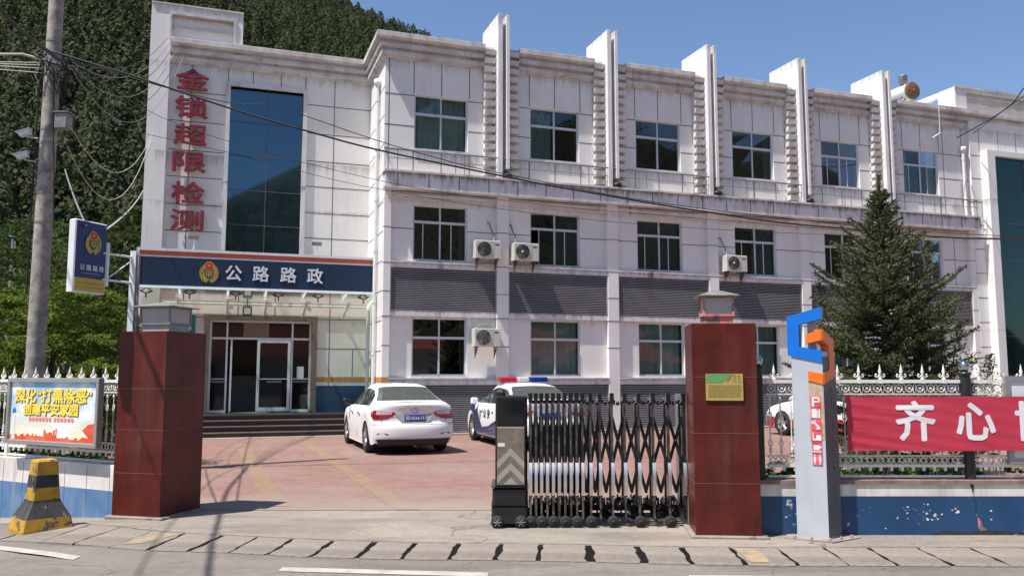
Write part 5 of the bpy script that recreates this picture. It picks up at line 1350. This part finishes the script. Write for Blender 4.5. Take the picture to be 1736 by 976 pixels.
mb = MB(); mb.tube([(-.05,.0,-.05),(.12,0,-.15),(.14,0,0)], .012, 5); mb.tube([(-.06,.0,.2),(0,0,.2)], .02, 5); mb.build('bracket', 'metal_grey', e)
def cctv(z, label, ang):
    e = empty('security_camera', (px_-.12,py_-.1,z), ang, label, 'security camera', 'white security cameras on the utility pole')
    e.scale = (.72,.72,.72)
    mb = MB(); mb.tube([(0,0,0),(-.22,-.05,.02),(-.30,-.05,.06)], .016, 6); mb.build('arm', 'cable_white', e)
    mb = MB(); mb.add([(x,y,zz) for y in (-.07,.07) for x,zz in ((-.46,.13),(-.20,.22),(-.18,.12),(-.40,.04))], [(0,1,2,3),(4,5,6,7),(0,1,5,4),(1,2,6,5),(2,3,7,6),(3,0,4,7)]); mb.add([(x,y,zz) for y in (-.09,.09) for x,zz in ((-.50,.145),(-.18,.245),(-.18,.225),(-.50,.125))], [(0,1,2,3),(4,5,6,7),(0,1,5,4),(1,2,6,5),(2,3,7,6),(3,0,4,7)]); mb.build('housing', 'sign_white', e)
cctv(5.62, 'upper white security camera on the left of the utility pole', R(0))
cctv(5.22, 'lower white security camera on the left of the utility pole, above the dangling wires', R(12))
e = empty('street_lamp', (-8.9,13.3,6.75), 0, 'white street lamp head at the left edge, held by an arm', 'street lamp')
mb = MB(); mb.bbox(-.6,.42,-.13,.13,.10,.20,.05); mb.build('lamp_head', 'sign_white', e)
mb = MB(); mb.tube([(.40,.05,.16),(.75,.2,.22),(1.15,.50,.18)], .02, 6); mb.build('arm', 'cable_white', e)

# light box sign on a square post
sp_ = empty('light_box_sign', (-4.72,10.40,0), 0, 'navy and yellow light box sign with gold emblem on a post beside the left pillar', 'sign')
mb = MB(); mb.box(-.035,.035,-.035,.035,0,3.20); mb.build('post', 'white_alum', sp_)
mb = MB(); mb.box(.045,.07,-.02,.02,1.7,3.15); mb.build('conduit', 'metal_grey', sp_)
f0 = Vector((-5.06+4.72,9.62-10.40,0)); fd = Vector((.34,.94,0)).normalized(); BWd = .47
fa_ = math.atan2(fd.y, fd.x)
bx = empty('sign_box', tuple(f0), fa_, parent=sp_)        # local x runs along the face, local -y faces the viewer
BZ0, BZ1 = 2.62, 3.47
mb = MB(); mb.bbox(0,BWd,.0,.11,BZ0,BZ1,.012); mb.build('cabinet', 'sign_white', bx)
mb = MB(); mb.box(.012,BWd-.008,-.004,.0,BZ0+.17,BZ1-.015,0); mb.box(.012,BWd-.008,-.004,.0,BZ0+.015,BZ0+.17,1); mb.build('face', ['navy_box','box_yellow'], bx)
emblem(bx, BWd*.53, -.006, BZ1-.25, .28)
for k, ch in enumerate('公路路政'): text('lettering', ch, .075, 'sign_white', bx, (BWd*.24+k*.093, -.008, BZ0+.29), extrude=.001, bold=.001)
mb = MB()
for k in range(16): mb.box(.06+k*.023,.076+k*.023,-.006,-.004,BZ0+.105,BZ0+.12)
for k in range(20): mb.box(.04+k*.020,.054+k*.020,-.006,-.004,BZ0+.06,BZ0+.07)
mb.build('small_print', 'plaque_ink', bx)
mb = MB()
for k in range(14): mb.box(.12+k*.018,.132+k*.018,-.006,-.004,BZ0+.225,BZ0+.233)
mb.build('small_print', 'plate_grey', bx)
mb = MB(); q0 = f0+fd*BWd
for z in (2.80,3.12): mb.tube([tuple(q0+Vector((-.02,-.05,z))),(0,0,z)], .014, 6)
mb.tube([tuple(q0+Vector((0,0,2.8))),(0,0,3.1)], .008, 5); mb.box(q0.x-.02,q0.x+.02,q0.y-.02,q0.y+.03,2.72,3.25); mb.build('bracket', 'white_alum', sp_)

def cable(pts, r_, label, mt='cable', sag=0, group=None):
    P = []
    if sag:
        a, b = Vector(pts[0]), Vector(pts[-1])
        for i in range(25): t = i/24; p = a.lerp(b,t); p.z -= 4*sag*t*(1-t); P.append(p)
    else:
        xs = np.arange(len(pts)); tt_ = np.linspace(0,len(pts)-1,len(pts)*6)
        A_ = np.array(pts,float)
        for t in tt_:                                     # Catmull-Rom
            i = min(int(t),len(pts)-2); u_ = t-i; p0,p1,p2,p3 = A_[max(i-1,0)],A_[i],A_[i+1],A_[min(i+2,len(pts)-1)]
            P.append(Vector(.5*((2*p1)+(-p0+p2)*u_+(2*p0-5*p1+4*p2-p3)*u_**2+(-p0+3*p1-3*p2+p3)*u_**3)))
    mb = MB(); mb.tube(P, r_, 6); o = mb.build('overhead_cable', mt); tag(o, label, 'cable', group or 'overhead cables'); return o
Tw = (-10.11,23.8,11.5)
cable([(-7.80,13.6,7.08),(-6.88,13.77,6.84),(-6.24,13.93,6.67),(-4.83,14.3,6.27),(-3.66,14.6,5.99),(-2.39,14.92,5.72),(-.09,15.51,5.37),(1.5,15.91,5.16),(3.91,16.53,4.9),(6.51,17.2,4.72),(11.37,18.44,4.67),(20,20.6,5.4)], .017, 'thickest black cable sagging across the whole facade from the utility pole')
cable([(-7.61,13.68,7.04),(-6.29,14.04,6.68),(-4.97,14.39,6.43),(-4.2,14.59,6.42),(-2.68,15.0,6.0),(-1.62,15.28,5.74),(-.09,15.68,5.46),(3.9,16.7,5.0),(11.4,18.7,4.78),(20,21,5.5)], .008, 'thin black cable running just above the thickest one across the facade')
cable([(-7.5,13.8,7.01),(-5.85,14.28,6.02),(-2.49,15.25,5.25),(.37,16.07,4.98),(4.05,17.13,4.87),(8.24,18.34,4.79),(11.97,19.42,4.85),(20,21.7,5.6)], .005, 'thin cable crossing the blue stair window below the thick cables')
cable([(-7.63,13.76,6.02),(-4.9,14.59,5.56),(-2.5,15.31,5.1),(1.55,16.54,4.75),(6.86,18.14,4.72),(12.18,19.75,4.93),(20,22.2,5.6)], .005, 'lowest thin cable crossing the facade under the other long cables')
cable([(-7.66,13.9,6.95),(-7.35,12.91,6.76),(-6.93,11.55,6.48),(-6.54,10.3,6.31),(-5.95,8.4,6.25),(-5.1,5.45,6.4),(-3.6,.3,7.0),(-2.2,-4.5,8.0)], .028, 'thick black cable bundle from the pole towards the upper left, passing overhead')
cable([(-7.7,13.9,6.9),(-7.6,12.7,6.7),(-7.3,11.2,6.6),(-6.9,9.6,6.6),(-6.0,5.5,7.0),(-4.5,0,8.0)], .012, 'thin cable beside the thick bundle at the upper left')
for k, dz in enumerate((0,.05,.11,.2)):
    cable([(-7.7,13.85,6.95-dz),(-9.2,13.7,6.93-dz*.5),(-11.5,13.5,6.95),(-16,13,7.2)], .007, ['topmost','second','third','lowest'][k]+' of the four cables running left from the utility pole', 'cable_white', group='cables running left from the pole')
sags = [(.75,.35),(1.0,.2),(1.25,.1),(1.55,.0),(1.85,-.15),(2.3,-.3)]
for k, (sg_, dz) in enumerate(sags):
    cable([(-7.5,13.85,7.0-.03*k),(Tw[0]+.1*k,Tw[1]-.05,Tw[2]-.35*k*.3)], .0075, ['slackest','second slackest','third slackest','third tightest','second tightest','tightest'][5-k]+' of the six drop cables from the utility pole to the pier top', 'metal_grey' if k%2 else 'cable', sag=sg_*.62, group='drop cables from pole to entrance pier')
cable([(-7.5,13.85,5.9),(-10.35,23.6,8.6)], .007, 'long drooping pale cable from mid pole to the entrance pier', 'cable_white', sag=1.0)
cable([(-7.5,13.85,5.5),(-10.40,23.6,8.4)], .007, 'lowest drooping cable from mid pole to the entrance pier', 'cable_white', sag=1.3)
cable([(-4.86,9.95,3.40),(-10.50,23.5,6.9)], .012, 'pale stay wire from the light box up to the entrance pier', 'cable_white', sag=.1)
cable([(-4.98,9.70,3.40),(-7.52,13.85,5.1)], .012, 'stay wire from the light box up to the utility pole', 'metal_grey', sag=.05)
cable([tuple(B2W(21.1,.34,10.35)),(15.9,26.2,10.2),(16.2,24.5,10.9),(18.5,19,12.5)], .018, 'black cable hooked to the cornice at the upper right', group='cables at the upper right')
cable([tuple(B2W(21.9,.34,10.6)),(16.3,25.5,10.55),(17.2,23.5,11.2),(19.2,19,12.5)], .012, 'thinner black cable beside the one hooked to the cornice at the upper right', group='cables at the upper right')
o = MB(); p = B2W(20.3,.36,11.5); q = B2W(20.3,.36,10.45)
o.tube([p, q], .02, 6); o.tube([q, q+Vector((.7,.2,.05)), B2W(21.1,.34,10.35)], .012, 5); o.tube([q+Vector((.0,0,0)), q+Vector((-.35,-.1,-.22))], .035, 6); o = o.build('cable_hanger', 'cable_white'); tag(o, 'small white hanger with black clamps fixed to the cornice near the right end', 'cable hanger')

# ------------------------------------------------------------------ vegetation
def trunk_mesh(pts, r_): mb = MB(); mb.tube(pts, r_, 8); return mb
def spruce(loc, H, Rb, label):
    e = empty('spruce_tree', loc, 0, label, 'tree')
    mb = trunk_mesh([(0,0,0),(.02,.01,H*.5),(-.02,0,H*.98)], [.11,.06,.012]); 
    Cs=[];As=[];Bs=[]
    nb = 185
    for i in range(nb):
        t = (i/nb)**.85; z = .25+(H-.55)*t
        L = interp(t,[0,.4,.6,.69,.79,.89,1],[1.30,1.18,1.0,.78,.48,.20,.04])*(.60+.55*rng.random())+.05
        if rng.random() < .12: L *= 1.22
        a = i*2.399+rng.normal()*.25
        up_ = .10+.75*t+rng.normal()*.08
        d0 = np.array([math.cos(a),math.sin(a),0]); nseg = max(5,int(L/.055)); pts=[]
        for k in range(nseg+1):
            u_ = k/nseg; pts.append(np.array([0,0,z])+d0*L*u_+np.array([0,0,L*(up_*u_*.75-.16*u_*(1-u_)*2)]))
        mb.tube([tuple(p) for p in pts[::max(1,nseg//4)]]+[tuple(pts[-1])], [.016]*len(pts[::max(1,nseg//4)])+[.004], 4)
        for k in range(1,nseg+1):
            u_ = k/nseg
            if u_ < .18 and rng.random()<.6: continue
            dirv = pts[k]-pts[k-1]; dirv/=np.linalg.norm(dirv)
            side = np.cross(dirv,[0,0,1]); side/=np.linalg.norm(side)
            tl_ = .33*L*(1-u_*.85)*(.6+.6*rng.random())+.05
            for sgn in (-1,1):
                tw = side*sgn*.8+dirv*.7+np.array([0,0,rng.normal()*.14-.05]); tw/=np.linalg.norm(tw)
                m_ = max(2,int(tl_/.035)); 
                for q in range(m_):
                    p = pts[k]+tw*tl_*(q+.5)/m_
                    for w_ in range(3):
                        v = tw*.8+rng.normal(size=3)*.55; v/=np.linalg.norm(v); Cs.append(p+v*.02); As.append(v*.034*(.7+.6*rng.random())); b = np.cross(v,rng.normal(size=3)); Bs.append(b/np.linalg.norm(b)*.010)
            for w_ in range(3):
                v = dirv*.8+rng.normal(size=3)*.5; v/=np.linalg.norm(v); Cs.append(pts[k]+v*.02); As.append(v*.036); b = np.cross(v,rng.normal(size=3)); Bs.append(b/np.linalg.norm(b)*.010)
    for (a, r0, z0, h_) in ((.2,.62,2.35,1.55),(2.9,.80,2.1,1.1),(1.2,.5,2.3,1.0),(5.6,.9,1.5,1.0),(-.3,1.35,1.2,.8),(3.4,1.3,1.3,.6)):
        b_ = np.array([r0*math.cos(a),r0*math.sin(a),z0]); d_ = np.array([math.cos(a)*.18,math.sin(a)*.18,1.]); d_/=np.linalg.norm(d_)
        mb.tube([(0,0,z0-.45),tuple(b_),tuple(b_+d_*h_)], [.02,.016,.005], 5)
        for k in range(int(520*h_)):
            t = rng.random(); q = rng.random()*6.28; L = (.30*(1-t)**.8+.04)*rng.random()**.5; o_ = np.array([math.cos(q),math.sin(q),.25]); p = b_+d_*h_*t+o_*L*(1 if k%3 else .5)
            v = o_+rng.normal(size=3)*.35+d_*.4; v/=np.linalg.norm(v); Cs.append(p); As.append(v*.034); b=np.cross(v,rng.normal(size=3)); Bs.append(b/np.linalg.norm(b)*.010)
    for k in range(260):                                   # leader shoot
        z = H*(.80+.2*rng.random()); v = rng.normal(size=3)*[1,1,.4]+[0,0,.9]; v/=np.linalg.norm(v); Cs.append(np.array([0,0,z])+v*.03); As.append(v*.05); b=np.cross(v,rng.normal(size=3)); Bs.append(b/np.linalg.norm(b)*.010)
    mb.build('trunk', 'bark', e); leaves('crown', np.array(Cs), np.array(As), np.array(Bs), 'spruce', e)
spruce((6.05,13.6,0), 4.95, 1.75, 'dark green spruce with a pointed leader in front of the facade at the right')

def leafy(name, loc, rx, ry, rz_, zc, npads, per, size, mt, label, cat='tree', trunk=True, group=None, flat=.55):
    e = empty(name, loc, 0, label, cat, group)
    C = []
    for i in range(npads):                                 # pads of foliage spread through and over the crown volume
        d = rng.normal(size=3); d/=np.linalg.norm(d); rr = .35+.68*rng.random()**.5
        c = d*rr*np.array([rx,ry,rz_])+np.array([0,0,zc])
        pr = (.12+.15*rng.random())*max(rx,rz_)
        p = rng.normal(size=(per,3)); p/=np.linalg.norm(p,axis=1)[:,None]; p*= (rng.random((per,1))**.33)
        p = p*np.array([pr,pr,pr*.26])+c+ (p[:,0:1]*d[0]+p[:,1:2]*d[1])*np.array([0,0,-.25*pr]); C.append(p)
    C = np.concatenate(C); C = C[C[:,2]>.03]
    A_, B_ = rand_leaves(C, size, .45)
    leaves('crown' if trunk else 'foliage', C, A_, B_, mt, e)
    mb = MB()
    if trunk:
        mb.tube([(0,0,0),(.03,.02,zc*.5),(0,0,zc)], [.10,.08,.05], 8)
        for i in range(9):
            a = rng.random()*6.28; mb.tube([(0,0,zc*(.3+.06*i)),(rx*.4*math.cos(a),ry*.4*math.sin(a),zc*(.5+.07*i)),(rx*.75*math.cos(a),ry*.75*math.sin(a),zc*(.7+.08*i))], [.04,.025,.01], 5)
        mb.build('trunk', 'bark', e)
    else:
        for i in range(10):
            a = rng.random()*6.28; r_ = rng.random(); mb.tube([(rx*.3*r_*math.cos(a),ry*.3*r_*math.sin(a),0),(rx*.7*r_*math.cos(a),ry*.7*r_*math.sin(a),zc+rz_*.4)], .008, 4)
        mb.build('stem', 'bark', e)
    return e
G1 = 'leafy trees behind the left fence'
leafy('broadleaf_tree', (-8.45,15.4,-.1), 1.75, 1.5, 1.55, 2.0, 160, 260, .040, 'leaf_dark', 'dense dark green tree directly behind the light box sign', group=G1)
leafy('broadleaf_tree', (-6.42,13.3,-.1), .55, .6, .95, 1.45, 46, 220, .036, 'leaf_dark', 'small green tree between the square sign post and the left gate pillar', group=G1)
leafy('broadleaf_tree', (-11.6,16.2,-.1), 1.6, 1.5, 1.35, 1.75, 120, 240, .040, 'leaf_dark', 'dense green tree at the left edge, left of the utility pole', group=G1)
leafy('broadleaf_tree', (-7.6,12.4,-.2), .9, .55, .75, 1.05, 60, 160, .036, 'leaf_dark', 'low green tree in front of the foot of the utility pole', group=G1)
leafy('broadleaf_tree', (-13.9,24.5,0), 2.6, 2.2, 2.6, 3.6, 110, 90, .085, 'leaf_light', 'light yellow-green tree behind the utility pole at the foot of the hill', group='light green trees at the foot of the hill')
leafy('broadleaf_tree', (-19.0,30,0), 3.2, 2.6, 3.2, 4.6, 110, 80, .11, 'leaf_light', 'light green tree farther left at the foot of the hill', group='light green trees at the foot of the hill')
leafy('broadleaf_tree', (-16.5,38,0), 3.5, 3.0, 3.4, 6.0, 100, 80, .14, 'leaf_light', 'tall light green tree between the other two, farthest back at the hill foot', group='light green trees at the foot of the hill')
G2 = 'clipped hedge bushes behind the fences'
for k, x in enumerate(np.arange(-5.1,-9,-.75)):
    y = 9.97+(-x-4.74)*.534+.74
    leafy('hedge_bush', (x,y,.05), .48, .30, .30, .42, 34, 60, .030, 'leaf_hedge', ['hedge bush right behind the left fence beside the left pillar','hedge bush behind the left fence under the right part of the poster','hedge bush behind the left fence under the middle of the poster','hedge bush behind the left fence under the left part of the poster','hedge bush behind the left fence at the left picture edge','hedge bush behind the left fence beyond the picture edge'][k], 'bush', False, G2)
for k, x in enumerate(np.arange(3.25,8.3,.78)):
    hh = [.30,.30,.25,.33,.28,.30,.28][k]
    leafy('hedge_bush', (x,9.75+.05*(k%2),.05), .46, .34, hh, .46, 36, 60, .030, 'leaf_hedge', ['hedge bush behind the right fence between the right pillar and the totem sign','hedge bush behind the right fence directly behind the totem sign','hedge bush under the left end of the red banner','bright hedge bush under the second banner character','hedge bush by the black ball-topped fence post','hedge bush under the right end of the banner','hedge bush beyond the right picture edge'][k], 'bush', False, G2)
leafy('hedge_bush', (5.1,9.62,.3), .20, .15, .16, .5, 10, 45, .035, 'leaf_light', 'small bright green shoot poking through the right fence below the banner', 'bush', False)
# far street lamp and thin poles at the left
e = empty('street_lamp', (-15.9,26.5,0), 0, 'slender grey street lamp far behind at the left edge', 'street lamp')
mb = MB(); mb.tube([(0,0,0),(0,0,6.1)], [.09,.06], 8); mb.tube([(0,0,6.0),(-.3,0,6.2),(-.8,0,6.22)], .04, 6); mb.build('pole', 'metal_grey', e)
mb = MB(); mb.bbox(-1.5,-.7,-.12,.12,6.16,6.28,.04); mb.build('lamp_head', 'sign_white', e)
e = empty('wooden_pole', (-9.2,17.3,0), 0, 'thin weathered pole leaning among the trees between the utility pole and the light box', 'pole')
mb = MB(); mb.tube([(0,0,0),(.05,0,2.5),(.22,0,4.9)], [.05,.045,.035], 8); mb.build('shaft', 'bark', e)
mb = MB(); mb.tube([(.1,0,3.6),(.6,-.1,3.9)], .015, 5); mb.tube([(.05,0,3.0),(.6,-.1,2.7)], .015, 5); mb.build('stay', 'plate_grey', e)

# ------------------------------------------------------------------ hill with conifer forest
def crest(t): return .50-.47*(t+.177) if t < .05 else .393-.55*(t-.05)
def hillz(X, Y):
    X = np.asarray(X,float); Y = np.asarray(Y,float)
    t = X/np.maximum(np.minimum(Y,245),1); e_ = .442-.45*(t+.185); e_ = np.clip(e_,0.02,.78)
    g = np.clip((Y-46)/194,0,None)**.85; g = np.where(Y>240,np.clip(1-(Y-240)/180,0,1),np.minimum(g,1))
    b = 3.5*np.sin(X*.045+1)*np.sin(Y*.05)+2.0*np.sin(X*.11+Y*.07)
    return np.maximum(e_*240*g+b*np.clip((Y-60)/60,0,1)*np.where(Y<225,1,np.clip((240-Y)/15,0,1)), -.5)
hx = np.linspace(-330,220,111); hy = np.concatenate([np.linspace(46,250,70), np.linspace(260,430,10)])
XX, YY = np.meshgrid(hx, hy); ZZ = hillz(XX, YY); V = np.stack([XX.ravel(),YY.ravel(),ZZ.ravel()],1); a = len(hx)
ii = np.arange(len(hy)-1)[:,None]*a+np.arange(a-1)[None,:]; F = np.stack([ii,ii+1,ii+a+1,ii+a],-1).reshape(-1,4)
tag(fast_mesh('hill', V, F, 'hill', smooth=True), kind='structure')
def forest(name, pts, kmin, kmax, per, label, mt='conifer', wide=1.):
    # every tree: a ragged cone of needle sprays, all in one mesh (an uncountable wood)
    n = len(pts); s = rng.uniform(kmin,kmax,n); sh = rng.uniform(.8,1.25,n)
    T = rng.random((n,per)); h = T**1.1; ang = rng.random((n,per))*6.283
    lob = 1+.22*np.sin(ang*3+rng.random((n,1))*6)*np.sin(h*14+rng.random((n,1))*6)
    rad = (1-h)**.62*np.minimum(1,h*4+.35)*lob*(.80+.22*rng.random((n,per)))*.27*wide
    c = np.empty((n,per,3)); c[...,0]=rad*np.cos(ang)*(s*sh)[:,None]; c[...,1]=rad*np.sin(ang)*(s*sh)[:,None]; c[...,2]=(h*1.0+.03)*s[:,None]
    c += pts[:,None,:]
    Nn = np.stack([np.cos(ang),np.sin(ang),.25+.5*h],-1)+rng.normal(size=ang.shape+(3,))*.30; Nn/=np.linalg.norm(Nn,axis=-1,keepdims=True)
    A_ = rng.normal(size=Nn.shape)*.5+np.array([0,0,-1.]); A_ -= (A_*Nn).sum(-1,keepdims=True)*Nn; A_/=np.linalg.norm(A_,axis=-1,keepdims=True)
    B_ = np.cross(A_,Nn); B_/=np.linalg.norm(B_,axis=-1,keepdims=True)
    sz = (.068*(1-.50*h)*(.7+.6*rng.random(h.shape)))*s[:,None]
    A_ = A_*sz[...,None]; B_ = B_*sz[...,None]*.62
    o = leaves(name, c.reshape(-1,3), A_.reshape(-1,3), B_.reshape(-1,3), mt)
    tag(o, label, kind='stuff'); return o
P = []
Y = 50.
while Y < 243:
    step = 1.95+ (Y-50)*.004
    x0, x1 = -.66*Y-8, .12*Y+14
    if Y>120: x1 = .06*Y+16
    xs = np.arange(x0, x1, step*.95); P.append(np.stack([xs+rng.normal(size=len(xs))*.7, Y+rng.normal(size=len(xs))*.7],1)); Y += step
P = np.concatenate(P); keep = ~((P[:,0]/P[:,1] > -.05) & (P[:,1] < 195)); P = P[keep]
t_ = P[:,0]/P[:,1]; keep = ~((t_ > -.40) & (t_ < -.08) & (P[:,1] < 95)); P = P[keep]
P3 = np.column_stack([P, hillz(P[:,0],P[:,1])-.3])
forest('conifer_forest', P3, 2.6, 5.6, 200, 'dense dark conifer wood covering the hill behind the building', wide=1.12)
print('forest trees', len(P3))
# the valley side across the road, seen in the window reflections
hx = np.linspace(-150,330,61); hy = np.linspace(-320,-75,40); XX,YY = np.meshgrid(hx,hy)
OH = lambda x: np.interp(x,[-150,40,80,125,330],[38,42,52,86,100])+4*np.sin(x*.07)
ZZ = np.clip((-75-YY)/90,0,1)**.9*OH(XX); V = np.stack([XX.ravel(),YY.ravel(),ZZ.ravel()],1); a = len(hx)
ii = np.arange(len(hy)-1)[:,None]*a+np.arange(a-1)[None,:]; F = np.stack([ii,ii+1,ii+a+1,ii+a],-1).reshape(-1,4)
tag(fast_mesh('opposite_hill', V, F, 'hill', smooth=True), kind='structure')
Q = np.column_stack([rng.uniform(-30,240,1500), rng.uniform(-200,-80,1500)]); zq = np.clip((-75-Q[:,1])/90,0,1)**.9*OH(Q[:,0])
forest('hillside_wood', np.column_stack([Q,zq]), 5, 9, 30, 'dark wood on the hill across the road', wide=2.2)
M['roof_red'] = mat('roof_red', (.30,.07,.05), .7, col2=(.20,.05,.04), scale=2)
hs = empty('roadside_house', (24,-20,0), R(8), 'long low house with red tiled roof across the road', 'house')
mb = MB(); mb.box(-24,26,-4,4,0,3.4); mb.build('wall', 'wall_white', hs)
mb = MB(); mb.add([(-25,-5,3.3),(27,-5,3.3),(27,5,3.3),(-25,5,3.3),(-24,0,6.0),(26,0,6.0)], [(0,1,5,4),(2,3,4,5),(0,4,3),(1,2,5),(0,3,2,1)]); mb.build('roof', 'roof_red', hs)
